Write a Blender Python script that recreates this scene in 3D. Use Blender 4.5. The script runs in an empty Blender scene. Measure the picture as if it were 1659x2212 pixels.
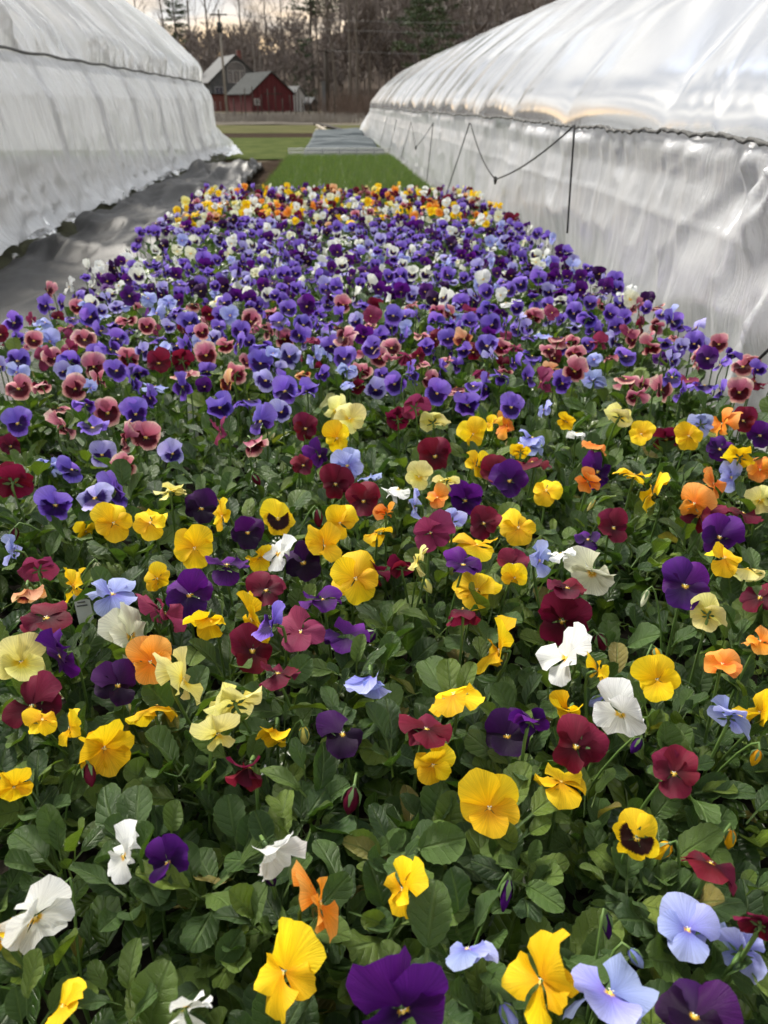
import bpy, math, random
import numpy as np
from mathutils import Vector, Matrix, Euler

random.seed(7); np.random.seed(7)
scene = bpy.context.scene
col = scene.collection
R = math.radians

# ------------------------------------------------------------------ camera
HG = 0.86                                   # lens above the ground (m)
PITCH, YAW = R(27.97), R(3.64)
FPX = 1660.0                                # focal length in pixels of a 1659 x 2212 frame
cam_d = bpy.data.cameras.new("camera")
cam = bpy.data.objects.new("camera", cam_d); col.objects.link(cam)
cam.location = (0, 0, HG)
cam.rotation_euler = (math.pi/2 - PITCH, 0, -YAW)
cam_d.sensor_width = 36; cam_d.lens = 36*FPX/2212
cam_d.clip_start = 0.02; cam_d.clip_end = 2000
cam_d.dof.use_dof = True; cam_d.dof.focus_distance = 0.95; cam_d.dof.aperture_fstop = 8.5
scene.camera = cam

# ------------------------------------------------------------------ sky and sun
SUN_EL, SUN_AZ = R(44), R(-38)              # azimuth from +Y towards +X
world = bpy.data.worlds.new("World"); scene.world = world; world.use_nodes = True
wn, wl = world.node_tree.nodes, world.node_tree.links
wn.clear()
w_out = wn.new("ShaderNodeOutputWorld"); w_bg = wn.new("ShaderNodeBackground")
sky = wn.new("ShaderNodeTexSky"); sky.sky_type = 'NISHITA'; sky.sun_disc = False
sky.sun_elevation = SUN_EL; sky.sun_rotation = SUN_AZ
sky.air_density = 1.0; sky.dust_density = 1.2; sky.ozone_density = 1.0
w_tc = wn.new("ShaderNodeTexCoord"); w_map = wn.new("ShaderNodeMapping")
w_map.inputs["Scale"].default_value = (1.0, 1.0, 3.2); w_map.inputs["Location"].default_value = (3.1, 0.4, 0.2)
w_noise = wn.new("ShaderNodeTexNoise"); w_noise.inputs["Scale"].default_value = 2.6
w_noise.inputs["Detail"].default_value = 9; w_noise.inputs["Roughness"].default_value = 0.56
w_ramp = wn.new("ShaderNodeValToRGB")
w_ramp.color_ramp.elements[0].position = 0.22; w_ramp.color_ramp.elements[1].position = 0.40
w_bw = wn.new("ShaderNodeRGBToBW")
w_cl = wn.new("ShaderNodeMix"); w_cl.data_type = 'RGBA'; w_cl.blend_type = 'MULTIPLY'; w_cl.inputs[0].default_value = 1
w_n2 = wn.new("ShaderNodeTexNoise"); w_n2.inputs["Scale"].default_value = 5.0; w_n2.inputs["Detail"].default_value = 6
w_r2 = wn.new("ShaderNodeValToRGB")
w_r2.color_ramp.elements[0].position = 0.35; w_r2.color_ramp.elements[0].color = (0.62, 0.66, 0.74, 1)
w_r2.color_ramp.elements[1].position = 0.65; w_r2.color_ramp.elements[1].color = (1.55, 1.52, 1.45, 1)
w_mix = wn.new("ShaderNodeMix"); w_mix.data_type = 'RGBA'
wl.new(w_tc.outputs["Generated"], w_map.inputs["Vector"])
wl.new(w_map.outputs[0], w_noise.inputs["Vector"]); wl.new(w_map.outputs[0], w_n2.inputs["Vector"])
wl.new(w_noise.outputs[0], w_ramp.inputs[0]); wl.new(w_n2.outputs[0], w_r2.inputs[0])
w_sx = wn.new("ShaderNodeSeparateXYZ"); wl.new(w_tc.outputs["Generated"], w_sx.inputs[0])            # overcast: zenith three times the horizon
w_cie = wn.new("ShaderNodeMapRange"); wl.new(w_sx.outputs[2], w_cie.inputs[0]); w_cie.inputs[3].default_value = 1.0; w_cie.inputs[4].default_value = 3.0
w_pw = wn.new("ShaderNodeMath"); w_pw.operation = 'POWER'; w_pw.inputs[1].default_value = 0.18           # the veiled sun side stays brighter
w_sc = wn.new("ShaderNodeMath"); w_sc.operation = 'MULTIPLY'; wl.new(w_cie.outputs[0], w_sc.inputs[1])
w_sd = wn.new("ShaderNodeMath"); w_sd.operation = 'MULTIPLY'; w_sd.inputs[1].default_value = 0.72
wl.new(w_bw.outputs[0], w_pw.inputs[0]); wl.new(w_pw.outputs[0], w_sc.inputs[0]); wl.new(w_sc.outputs[0], w_sd.inputs[0]); wl.new(w_sd.outputs[0], w_cl.inputs[6])
wl.new(sky.outputs[0], w_bw.inputs[0])
w_el = wn.new("ShaderNodeMapRange"); wl.new(w_sx.outputs[2], w_el.inputs[0]); w_el.inputs[1].default_value = 0.07; w_el.inputs[2].default_value = 0.17; w_el.inputs[3].default_value = 1; w_el.inputs[4].default_value = 0
w_n3 = wn.new("ShaderNodeTexNoise"); w_n3.inputs["Scale"].default_value = 4.0; w_n3.inputs["Detail"].default_value = 5; wl.new(w_map.outputs[0], w_n3.inputs["Vector"])
w_r3 = wn.new("ShaderNodeMapRange"); wl.new(w_n3.outputs[0], w_r3.inputs[0]); w_r3.inputs[1].default_value = 0.34; w_r3.inputs[2].default_value = 0.52
w_gl = wn.new("ShaderNodeMath"); w_gl.operation = 'MULTIPLY'; wl.new(w_el.outputs[0], w_gl.inputs[0]); wl.new(w_r3.outputs[0], w_gl.inputs[1])
w_warm = wn.new("ShaderNodeMix"); w_warm.data_type = 'RGBA'; wl.new(w_gl.outputs[0], w_warm.inputs[0]); wl.new(w_r2.outputs[0], w_warm.inputs[6]); w_warm.inputs[7].default_value = (2.5, 1.75, 0.95, 1)
wl.new(w_warm.outputs[2], w_cl.inputs[7])
wl.new(w_ramp.outputs[0], w_mix.inputs[0]); wl.new(sky.outputs[0], w_mix.inputs[6]); wl.new(w_cl.outputs[2], w_mix.inputs[7])
wl.new(w_mix.outputs[2], w_bg.inputs[0]); w_bg.inputs[1].default_value = 0.15
wl.new(w_bg.outputs[0], w_out.inputs[0])

sun_d = bpy.data.lights.new("sun", 'SUN'); sun_d.energy = 1.5; sun_d.angle = R(16); sun_d.color = (1.0, 0.94, 0.84)
sun = bpy.data.objects.new("sun", sun_d); col.objects.link(sun)
sdir = Vector((math.sin(SUN_AZ)*math.cos(SUN_EL), math.cos(SUN_AZ)*math.cos(SUN_EL), math.sin(SUN_EL)))
sun.rotation_euler = sdir.to_track_quat('Z', 'Y').to_euler(); sun.location = sdir*50

vs = scene.view_settings
vs.view_transform = 'Standard'; vs.look = 'None'; vs.gamma = 1; vs.use_curve_mapping = False
vs.exposure = 1.95
cy = scene.cycles
cy.use_denoising = True; cy.use_adaptive_sampling = True; cy.adaptive_threshold = 0.02; cy.max_bounces = 6; cy.transparent_max_bounces = 12
cy.diffuse_bounces = 3; cy.glossy_bounces = 2; cy.transmission_bounces = 4; cy.sample_clamp_indirect = 6

# ------------------------------------------------------------------ picture <-> place
C0 = Vector((0, 0, HG))
_r = Vector((math.cos(YAW), -math.sin(YAW), 0)); _fh = Vector((math.sin(YAW), math.cos(YAW), 0))
_f = _fh*math.cos(PITCH) - Vector((0, 0, 1))*math.sin(PITCH)
_u = _fh*math.sin(PITCH) + Vector((0, 0, 1))*math.cos(PITCH)
def ray(x, y): return _f + _r*((x - 829.5)/FPX) + _u*((1106 - y)/FPX)
def on_z(x, y, z=0.0):
    d = ray(x, y); return C0 + d*((z - HG)/d.z)
def on_y(x, y, Y):
    d = ray(x, y); return C0 + d*(Y/d.y)
def on_x(x, y, X):
    d = ray(x, y); return C0 + d*(X/d.x)
def proj(p):
    v = Vector(p) - C0; z = v.dot(_f)
    return 829.5 + FPX*v.dot(_r)/z, 1106 - FPX*v.dot(_u)/z, z

# ------------------------------------------------------------------ helpers
def tag(o, label=None, cat=None, group=None, kind=None):
    if label: o["label"] = label
    if cat: o["category"] = cat
    if group: o["group"] = group
    if kind: o["kind"] = kind
    return o
def empty(name, loc=(0, 0, 0), rz=0):
    o = bpy.data.objects.new(name, None); o.location = loc; o.rotation_euler = (0, 0, rz)
    o.empty_display_size = 0.05; col.objects.link(o); return o
def link(name, me, parent=None, loc=None):
    o = bpy.data.objects.new(name, me); col.objects.link(o)
    if parent is not None: o.parent = parent
    if loc is not None: o.location = loc
    return o

class MB:
    """collects vertices, faces, uvs and material slots of ONE mesh"""
    def __init__(s): s.v, s.f, s.uv, s.m, s.n = [], [], [], [], 0
    def add(s, vs_, fs, uv=None, m=0):
        o = s.n; s.v.append(np.asarray(vs_, float).reshape(-1, 3)); k = len(s.v[-1]); s.n += k
        s.uv.append(np.asarray(uv, float) if uv is not None else np.zeros((k, 2)))
        s.f += [tuple(i + o for i in f) for f in fs]; s.m += [m]*len(fs)
    def box(s, c, d, rot=None, m=0):
        hx, hy, hz = d[0]/2, d[1]/2, d[2]/2
        p = [Vector(q) for q in ((-hx,-hy,-hz),(hx,-hy,-hz),(hx,hy,-hz),(-hx,hy,-hz),(-hx,-hy,hz),(hx,-hy,hz),(hx,hy,hz),(-hx,hy,hz))]
        if rot is not None: p = [rot @ q for q in p]
        s.add([tuple(q + Vector(c)) for q in p], [(0,3,2,1),(4,5,6,7),(0,1,5,4),(1,2,6,5),(2,3,7,6),(3,0,4,7)], m=m)
    def tube(s, pts, rad, n=6, m=0, cap=True):
        pts = [Vector(p) for p in pts]
        if not hasattr(rad, "__len__"): rad = [rad]*len(pts)
        vv, ff, uv = [], [], []
        for i, p in enumerate(pts):
            t = (pts[min(i+1, len(pts)-1)] - pts[max(i-1, 0)])
            t = t.normalized() if t.length > 1e-9 else Vector((0, 0, 1))
            a = t.cross(Vector((0.31, 0.17, 0.94)))
            if a.length < 0.05: a = t.cross(Vector((1, 0, 0)))
            a.normalize(); b = t.cross(a)
            for k in range(n):
                an = 2*math.pi*k/n
                vv.append(tuple(p + (a*math.cos(an) + b*math.sin(an))*rad[i])); uv.append((k/n, i/max(1, len(pts)-1)))
        for i in range(len(pts)-1):
            for k in range(n):
                ff.append((i*n+k, i*n+(k+1) % n, (i+1)*n+(k+1) % n, (i+1)*n+k))
        if cap: ff += [tuple(range(n))[::-1], tuple(range((len(pts)-1)*n, len(pts)*n))]
        s.add(vv, ff, uv, m)
    def mesh(s, name, mats, smooth=True):
        me = bpy.data.meshes.new(name)
        v = np.concatenate(s.v) if s.v else np.zeros((0, 3))
        uv = np.concatenate(s.uv)
        me.from_pydata(v.tolist(), [], s.f)
        l = me.uv_layers.new(name="UVMap")
        li = np.empty(len(me.loops), np.int32); me.loops.foreach_get("vertex_index", li)
        l.data.foreach_set("uv", uv[li].astype(np.float32).ravel())
        for m in (mats if isinstance(mats, (list, tuple)) else [mats]): me.materials.append(m)
        if len(set(s.m)) > 1: me.polygons.foreach_set("material_index", np.array(s.m, np.int32))
        me.polygons.foreach_set("use_smooth", [smooth]*len(me.polygons))
        me.update(); return me
    def build(s, name, mats, parent=None, loc=None, smooth=False):
        return link(name, s.mesh(name, mats, smooth), parent, loc)

def grid_mesh(name, P, mats, parent=None, uv=None, smooth=True, off=None):
    """P: array (a, b, 3) -> one sheet"""
    a, b = P.shape[:2]; idx = np.arange(a*b).reshape(a, b)
    q = np.stack([idx[:-1, :-1], idx[1:, :-1], idx[1:, 1:], idx[:-1, 1:]], -1).reshape(-1, 4)
    me = bpy.data.meshes.new(name)
    me.from_pydata(P.reshape(-1, 3).tolist(), [], q.tolist())
    if uv is None:
        uv = np.stack(np.meshgrid(np.linspace(0, 1, a), np.linspace(0, 1, b), indexing='ij'), -1)
    l = me.uv_layers.new(name="UVMap"); li = np.empty(len(me.loops), np.int32); me.loops.foreach_get("vertex_index", li)
    l.data.foreach_set("uv", uv.reshape(-1, 2)[li].astype(np.float32).ravel())
    for m in (mats if isinstance(mats, (list, tuple)) else [mats]): me.materials.append(m)
    me.polygons.foreach_set("use_smooth", [smooth]*len(me.polygons)); me.update()
    return link(name, me, parent)

def vnoise(x, y, seed=0):
    """smooth value noise in -1..1 on arrays"""
    x = np.asarray(x, float) + seed*17.13; y = np.asarray(y, float) + seed*9.71
    xi, yi = np.floor(x), np.floor(y); fx, fy = x - xi, y - yi
    fx = fx*fx*fx*(fx*(fx*6-15)+10); fy = fy*fy*fy*(fy*(fy*6-15)+10)
    def h(a, b):
        t = np.sin(a*127.1 + b*311.7 + seed*74.7)*43758.5453; return (t - np.floor(t))*2 - 1
    return (h(xi, yi)*(1-fx) + h(xi+1, yi)*fx)*(1-fy) + (h(xi, yi+1)*(1-fx) + h(xi+1, yi+1)*fx)*fy
def fnoise(x, y, seed=0, octv=3):
    return sum(vnoise(x*2**k, y*2**k, seed+k*3)/2**k for k in range(octv))

# ------------------------------------------------------------------ materials
def mat(name):
    m = bpy.data.materials.new(name); m.use_nodes = True; nt = m.node_tree; nt.nodes.clear()
    o = nt.nodes.new("ShaderNodeOutputMaterial"); return m, nt, nt.nodes, nt.links, o
def N(nt, kind, **kw):
    n = nt.nodes.new(kind)
    for k, v in kw.items():
        if k.startswith("i_"): n.inputs[k[2:].replace("_", " ")].default_value = v
        else: setattr(n, k, v)
    return n
def ramp(nt, pts, fac=None, interp='LINEAR'):
    n = nt.nodes.new("ShaderNodeValToRGB"); cr = n.color_ramp; cr.interpolation = interp
    while len(cr.elements) < len(pts): cr.elements.new(0.5)
    for e, (p, c) in zip(cr.elements, pts):
        e.position = p; e.color = (*c, 1) if len(c) == 3 else c
    if fac is not None: nt.links.new(fac, n.inputs[0])
    return n
def surf(name, c1, c2, scale=8, rough=0.8, bump=0.3, bscale=30, detail=6, spec=0.3, stretch=(1, 1, 1), metallic=0, dist=0.01):
    """plain two-tone noise surface in object space with fine relief"""
    m, nt, n, l, o = mat(name)
    tc = N(nt, "ShaderNodeTexCoord"); mp = N(nt, "ShaderNodeMapping"); mp.inputs["Scale"].default_value = stretch
    l.new(tc.outputs["Object"], mp.inputs[0])
    nz = N(nt, "ShaderNodeTexNoise", i_Scale=scale, i_Detail=detail, i_Roughness=0.6); l.new(mp.outputs[0], nz.inputs["Vector"])
    rp = ramp(nt, [(0.3, c1), (0.7, c2)], nz.outputs[0])
    b = N(nt, "ShaderNodeBsdfPrincipled", i_Roughness=rough, i_Metallic=metallic); b.inputs["Specular IOR Level"].default_value = spec
    l.new(rp.outputs[0], b.inputs["Base Color"])
    if bump:
        n2 = N(nt, "ShaderNodeTexNoise", i_Scale=bscale, i_Detail=5.0); l.new(mp.outputs[0], n2.inputs["Vector"])
        bp = N(nt, "ShaderNodeBump", i_Strength=bump, i_Distance=dist); l.new(n2.outputs[0], bp.inputs["Height"]); l.new(bp.outputs[0], b.inputs["Normal"])
    l.new(b.outputs[0], o.inputs[0]); return m

def petal_mat(name, stops, veins=0.12, vein_col=None, trans=0.35, rough=0.55, sheen=0.0):
    """colour by distance from the flower's eye (uv.y) broken up by radial veins"""
    m, nt, n, l, o = mat(name)
    uv = N(nt, "ShaderNodeUVMap"); sep = N(nt, "ShaderNodeSeparateXYZ"); l.new(uv.outputs[0], sep.inputs[0])
    oi = N(nt, "ShaderNodeObjectInfo"); ge = N(nt, "ShaderNodeNewGeometry")
    rnd = N(nt, "ShaderNodeMath", operation='ADD'); l.new(oi.outputs["Random"], rnd.inputs[0]); l.new(ge.outputs["Random Per Island"], rnd.inputs[1])
    cmb = N(nt, "ShaderNodeCombineXYZ"); l.new(sep.outputs[0], cmb.inputs[0]); l.new(sep.outputs[1], cmb.inputs[1])
    zz = N(nt, "ShaderNodeMath", operation='MULTIPLY'); l.new(rnd.outputs[0], zz.inputs[0]); zz.inputs[1].default_value = 40; l.new(zz.outputs[0], cmb.inputs[2])
    mp = N(nt, "ShaderNodeMapping"); mp.inputs["Scale"].default_value = (7, 1.2, 1); l.new(cmb.outputs[0], mp.inputs[0])
    nz = N(nt, "ShaderNodeTexNoise", i_Scale=2.0, i_Detail=4.0, i_Roughness=0.6); l.new(mp.outputs[0], nz.inputs["Vector"])
    sc = N(nt, "ShaderNodeMath", operation='MULTIPLY_ADD'); l.new(nz.outputs[0], sc.inputs[0]); sc.inputs[1].default_value = veins*2.4; sc.inputs[2].default_value = -veins*1.2
    ad = N(nt, "ShaderNodeMath", operation='ADD'); l.new(sep.outputs[1], ad.inputs[0]); l.new(sc.outputs[0], ad.inputs[1])
    rp = ramp(nt, stops, ad.outputs[0])
    # fine radial veins and a slight shift from bloom to bloom
    w = N(nt, "ShaderNodeMapping"); w.inputs["Scale"].default_value = (26, 0.8, 1); l.new(cmb.outputs[0], w.inputs[0])
    n2 = N(nt, "ShaderNodeTexNoise", i_Scale=1.5, i_Detail=2.0); l.new(w.outputs[0], n2.inputs["Vector"])
    vr = ramp(nt, [(0.32, (0.66, 0.66, 0.68)), (0.66, (1.10, 1.10, 1.10))], n2.outputs[0])
    mu = N(nt, "ShaderNodeMix", data_type='RGBA', blend_type='MULTIPLY'); mu.inputs[0].default_value = 0.7
    l.new(rp.outputs[0], mu.inputs[6]); l.new(vr.outputs[0], mu.inputs[7])
    hs = N(nt, "ShaderNodeHueSaturation"); l.new(mu.outputs[2], hs.inputs["Color"])
    hm = N(nt, "ShaderNodeMapRange"); l.new(oi.outputs["Random"], hm.inputs[0]); hm.inputs[3].default_value = 0.485; hm.inputs[4].default_value = 0.512; l.new(hm.outputs[0], hs.inputs["Hue"])
    vm = N(nt, "ShaderNodeMapRange"); l.new(oi.outputs["Random"], vm.inputs[0]); vm.inputs[3].default_value = 0.82; vm.inputs[4].default_value = 1.1; l.new(vm.outputs[0], hs.inputs["Value"])
    bp = N(nt, "ShaderNodeBump", i_Strength=0.25, i_Distance=0.02); l.new(n2.outputs[0], bp.inputs["Height"])
    b = N(nt, "ShaderNodeBsdfPrincipled", i_Roughness=rough); b.inputs["Specular IOR Level"].default_value = 0.18
    b.inputs["Sheen Weight"].default_value = sheen; b.inputs["Sheen Roughness"].default_value = 0.4
    l.new(hs.outputs[0], b.inputs["Base Color"]); l.new(bp.outputs[0], b.inputs["Normal"]); l.new(hs.outputs[0], b.inputs["Sheen Tint"])
    t = N(nt, "ShaderNodeBsdfTranslucent"); l.new(hs.outputs[0], t.inputs[0])
    mx = N(nt, "ShaderNodeMixShader"); mx.inputs[0].default_value = trans; l.new(b.outputs[0], mx.inputs[1]); l.new(t.outputs[0], mx.inputs[2])
    l.new(mx.outputs[0], o.inputs[0]); return m

PM = {}
def pm(code, plain, faced=None, **kw):
    PM[code] = petal_mat("petal_" + code, plain, **kw)
    PM[code + "f"] = petal_mat("petal_faced_" + code, faced, **kw) if faced else PM[code]
EYE = (0.85, 0.50, 0.03)
ye, ye2 = (0.95, 0.60, 0.008), (0.97, 0.70, 0.02)
pm("Y", [(0.0, (0.82, 0.36, 0.004)), (0.5, ye), (1.0, ye2)])
pm("F", [(0.0, ye), (1.0, ye2)], [(0.0, EYE), (0.10, EYE), (0.13, (0.02, 0.006, 0.006)), (0.60, (0.03, 0.006, 0.006)), (0.66, ye), (1.0, ye2)], veins=0.10)
pm("O", [(0.0, (0.85, 0.16, 0.01)), (0.45, (0.88, 0.27, 0.02)), (1.0, (0.92, 0.42, 0.10))])
pm("T", [(0.0, (0.70, 0.22, 0.08)), (1.0, (0.88, 0.55, 0.30))], [(0.0, EYE), (0.10, EYE), (0.13, (0.05, 0.006, 0.01)), (0.6, (0.12, 0.008, 0.01)), (0.72, (0.75, 0.30, 0.10)), (1.0, (0.88, 0.55, 0.28))])
pm("C", [(0.0, (0.80, 0.62, 0.06)), (0.3, (0.86, 0.78, 0.20)), (1.0, (0.90, 0.85, 0.36))], [(0.0, EYE), (0.20, (0.85, 0.58, 0.03)), (0.36, (0.86, 0.76, 0.18)), (1.0, (0.90, 0.85, 0.36))])
pm("I", [(0.0, (0.78, 0.78, 0.50)), (1.0, (0.86, 0.88, 0.70))], [(0.0, EYE), (0.14, EYE), (0.24, (0.82, 0.82, 0.56)), (1.0, (0.87, 0.88, 0.72))])
pm("W", [(0.0, (0.80, 0.82, 0.76)), (1.0, (0.90, 0.92, 0.92))], [(0.0, EYE), (0.14, EYE), (0.20, (0.84, 0.85, 0.78)), (1.0, (0.90, 0.92, 0.92))])
pm("G", [(0.0, (0.78, 0.80, 0.66)), (1.0, (0.88, 0.90, 0.84))], [(0.0, EYE), (0.10, EYE), (0.13, (0.02, 0.004, 0.04)), (0.52, (0.03, 0.006, 0.08)), (0.64, (0.80, 0.80, 0.78)), (1.0, (0.90, 0.91, 0.86))])
pm("R", [(0.0, (0.06, 0.003, 0.010)), (0.5, (0.14, 0.006, 0.024)), (1.0, (0.21, 0.012, 0.045))], [(0.0, EYE), (0.08, EYE), (0.12, (0.03, 0.002, 0.006)), (0.6, (0.11, 0.003, 0.016)), (1.0, (0.18, 0.008, 0.034))], sheen=0.15)
pm("M", [(0.0, (0.18, 0.012, 0.05)), (1.0, (0.32, 0.05, 0.13))], sheen=0.15)
pm("V", [(0.0, (0.035, 0.003, 0.07)), (0.6, (0.075, 0.006, 0.16)), (1.0, (0.12, 0.012, 0.24))], [(0.0, EYE), (0.08, EYE), (0.12, (0.015, 0.002, 0.035)), (0.65, (0.05, 0.004, 0.11)), (1.0, (0.11, 0.010, 0.22))], sheen=0.15)
pm("N", [(0.0, (0.02, 0.002, 0.035)), (1.0, (0.05, 0.005, 0.09))], [(0.0, EYE), (0.09, EYE), (0.12, (0.008, 0.001, 0.014)), (0.8, (0.018, 0.002, 0.03)), (1.0, (0.05, 0.004, 0.08))], sheen=0.12)
pm("P", [(0.0, (0.12, 0.05, 0.42)), (0.5, (0.19, 0.10, 0.60)), (1.0, (0.31, 0.20, 0.74))], [(0.0, EYE), (0.08, EYE), (0.12, (0.012, 0.002, 0.05)), (0.58, (0.025, 0.004, 0.10)), (0.72, (0.17, 0.08, 0.56)), (1.0, (0.35, 0.25, 0.78))])
pm("Q", [(0.0, (0.26, 0.20, 0.70)), (1.0, (0.52, 0.50, 0.86))], [(0.0, EYE), (0.08, EYE), (0.12, (0.010, 0.002, 0.04)), (0.56, (0.03, 0.008, 0.14)), (0.70, (0.42, 0.38, 0.82)), (1.0, (0.60, 0.58, 0.88))])
pm("L", [(0.0, (0.16, 0.16, 0.62)), (0.35, (0.32, 0.36, 0.80)), (1.0, (0.48, 0.54, 0.90))], [(0.0, EYE), (0.08, EYE), (0.12, (0.16, 0.14, 0.58)), (0.4, (0.30, 0.33, 0.78)), (1.0, (0.50, 0.56, 0.90))])
pm("K", [(0.0, (0.30, 0.02, 0.05)), (0.6, (0.52, 0.14, 0.22)), (0.9, (0.68, 0.28, 0.34)), (1.0, (0.84, 0.64, 0.52))], [(0.0, EYE), (0.09, EYE), (0.12, (0.03, 0.002, 0.008)), (0.60, (0.09, 0.004, 0.014)), (0.70, (0.60, 0.20, 0.22)), (0.90, (0.82, 0.60, 0.46)), (1.0, (0.86, 0.72, 0.58))], veins=0.09)

def leaf_mat(name, dark, mid, light, trans=0.18, rough=0.30):
    m, nt, n, l, o = mat(name)
    uv = N(nt, "ShaderNodeUVMap"); sep = N(nt, "ShaderNodeSeparateXYZ"); l.new(uv.outputs[0], sep.inputs[0])
    oi = N(nt, "ShaderNodeObjectInfo"); ge = N(nt, "ShaderNodeNewGeometry")
    ad = N(nt, "ShaderNodeMath", operation='ADD'); l.new(oi.outputs["Random"], ad.inputs[0]); l.new(ge.outputs["Random Per Island"], ad.inputs[1])
    fr = N(nt, "ShaderNodeMath", operation='FRACT'); l.new(ad.outputs[0], fr.inputs[0])
    rp = ramp(nt, [(0.0, dark), (0.55, mid), (0.85, tuple(0.5*a+0.5*b for a, b in zip(mid, light))), (0.985, light), (0.992, (0.24, 0.20, 0.05))], fr.outputs[0])
    tc = N(nt, "ShaderNodeTexCoord")
    nz = N(nt, "ShaderNodeTexNoise", i_Scale=60.0, i_Detail=4.0); l.new(tc.outputs["Object"], nz.inputs["Vector"])
    r2 = ramp(nt, [(0.3, (0.78, 0.80, 0.78)), (0.7, (1.18, 1.16, 1.12))], nz.outputs[0])
    mu = N(nt, "ShaderNodeMix", data_type='RGBA', blend_type='MULTIPLY'); mu.inputs[0].default_value = 1
    l.new(rp.outputs[0], mu.inputs[6]); l.new(r2.outputs[0], mu.inputs[7])
    # midrib (uv.x = 0) and side veins running forward from it
    ab = N(nt, "ShaderNodeMath", operation='ABSOLUTE'); l.new(sep.outputs[0], ab.inputs[0])
    mr = N(nt, "ShaderNodeMapRange"); l.new(ab.outputs[0], mr.inputs[0]); mr.inputs[1].default_value = 0.02; mr.inputs[2].default_value = 0.13; mr.inputs[3].default_value = 1; mr.inputs[4].default_value = 0
    vv = N(nt, "ShaderNodeMath", operation='MULTIPLY_ADD'); l.new(ab.outputs[0], vv.inputs[0]); vv.inputs[1].default_value = -0.28; l.new(sep.outputs[1], vv.inputs[2])
    sn = N(nt, "ShaderNodeMath", operation='MULTIPLY'); l.new(vv.outputs[0], sn.inputs[0]); sn.inputs[1].default_value = 34
    si = N(nt, "ShaderNodeMath", operation='SINE'); l.new(sn.outputs[0], si.inputs[0])
    sv = N(nt, "ShaderNodeMapRange"); l.new(si.outputs[0], sv.inputs[0]); sv.inputs[1].default_value = 0.80; sv.inputs[2].default_value = 1.0; sv.inputs[3].default_value = 0; sv.inputs[4].default_value = 0.28
    mxv = N(nt, "ShaderNodeMath", operation='MAXIMUM'); l.new(mr.outputs[0], mxv.inputs[0]); l.new(sv.outputs[0], mxv.inputs[1])
    fv = N(nt, "ShaderNodeMath", operation='MULTIPLY'); l.new(mxv.outputs[0], fv.inputs[0]); fv.inputs[1].default_value = 0.5
    vc = N(nt, "ShaderNodeMix", data_type='RGBA'); l.new(fv.outputs[0], vc.inputs[0]); l.new(mu.outputs[2], vc.inputs[6]); vc.inputs[7].default_value = (0.13, 0.20, 0.06, 1)
    # paler margin
    em = N(nt, "ShaderNodeMapRange"); l.new(ab.outputs[0], em.inputs[0]); em.inputs[1].default_value = 0.90; em.inputs[2].default_value = 1.0; em.inputs[3].default_value = 0; em.inputs[4].default_value = 0.35
    ec = N(nt, "ShaderNodeMix", data_type='RGBA'); l.new(em.outputs[0], ec.inputs[0]); l.new(vc.outputs[2], ec.inputs[6]); ec.inputs[7].default_value = (0.12, 0.20, 0.05, 1)
    hb = N(nt, "ShaderNodeMath", operation='SUBTRACT'); l.new(nz.outputs[0], hb.inputs[0]); l.new(mxv.outputs[0], hb.inputs[1])
    pk = N(nt, "ShaderNodeMath", operation='MULTIPLY_ADD'); l.new(si.outputs[0], pk.inputs[0]); pk.inputs[1].default_value = -0.13; l.new(hb.outputs[0], pk.inputs[2])
    bp = N(nt, "ShaderNodeBump", i_Strength=0.8, i_Distance=0.0022); l.new(pk.outputs[0], bp.inputs["Height"])
    b = N(nt, "ShaderNodeBsdfPrincipled", i_Roughness=rough); b.inputs["Specular IOR Level"].default_value = 0.55
    l.new(ec.outputs[2], b.inputs["Base Color"]); l.new(bp.outputs[0], b.inputs["Normal"])
    t = N(nt, "ShaderNodeBsdfTranslucent")
    tm = N(nt, "ShaderNodeMix", data_type='RGBA', blend_type='MULTIPLY'); tm.inputs[0].default_value = 1; l.new(ec.outputs[2], tm.inputs[6]); tm.inputs[7].default_value = (1.6, 1.7, 0.7, 1); l.new(tm.outputs[2], t.inputs[0])
    mx = N(nt, "ShaderNodeMixShader"); mx.inputs[0].default_value = trans; l.new(b.outputs[0], mx.inputs[1]); l.new(t.outputs[0], mx.inputs[2])
    l.new(mx.outputs[0], o.inputs[0]); return m
M_LEAF = leaf_mat("leaf", (0.028, 0.066, 0.017), (0.058, 0.116, 0.022), (0.145, 0.212, 0.026))
M_STALK = surf("stalk", (0.07, 0.14, 0.03), (0.12, 0.19, 0.05), scale=40, rough=0.5, bump=0)
M_CALYX = surf("calyx", (0.06, 0.12, 0.04), (0.11, 0.17, 0.06), scale=60, rough=0.5, bump=0)
M_EYE = surf("eye", (0.80, 0.42, 0.02), (0.85, 0.72, 0.25), scale=300, rough=0.6, bump=0)
M_SOIL = surf("soil", (0.018, 0.012, 0.008), (0.05, 0.035, 0.024), scale=22, rough=0.95, bump=0.8, bscale=60, dist=0.02, spec=0.02)
M_POTSOIL = surf("potting_soil", (0.010, 0.008, 0.006), (0.030, 0.022, 0.015), scale=30, rough=0.95, bump=0.6, bscale=90)

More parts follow.
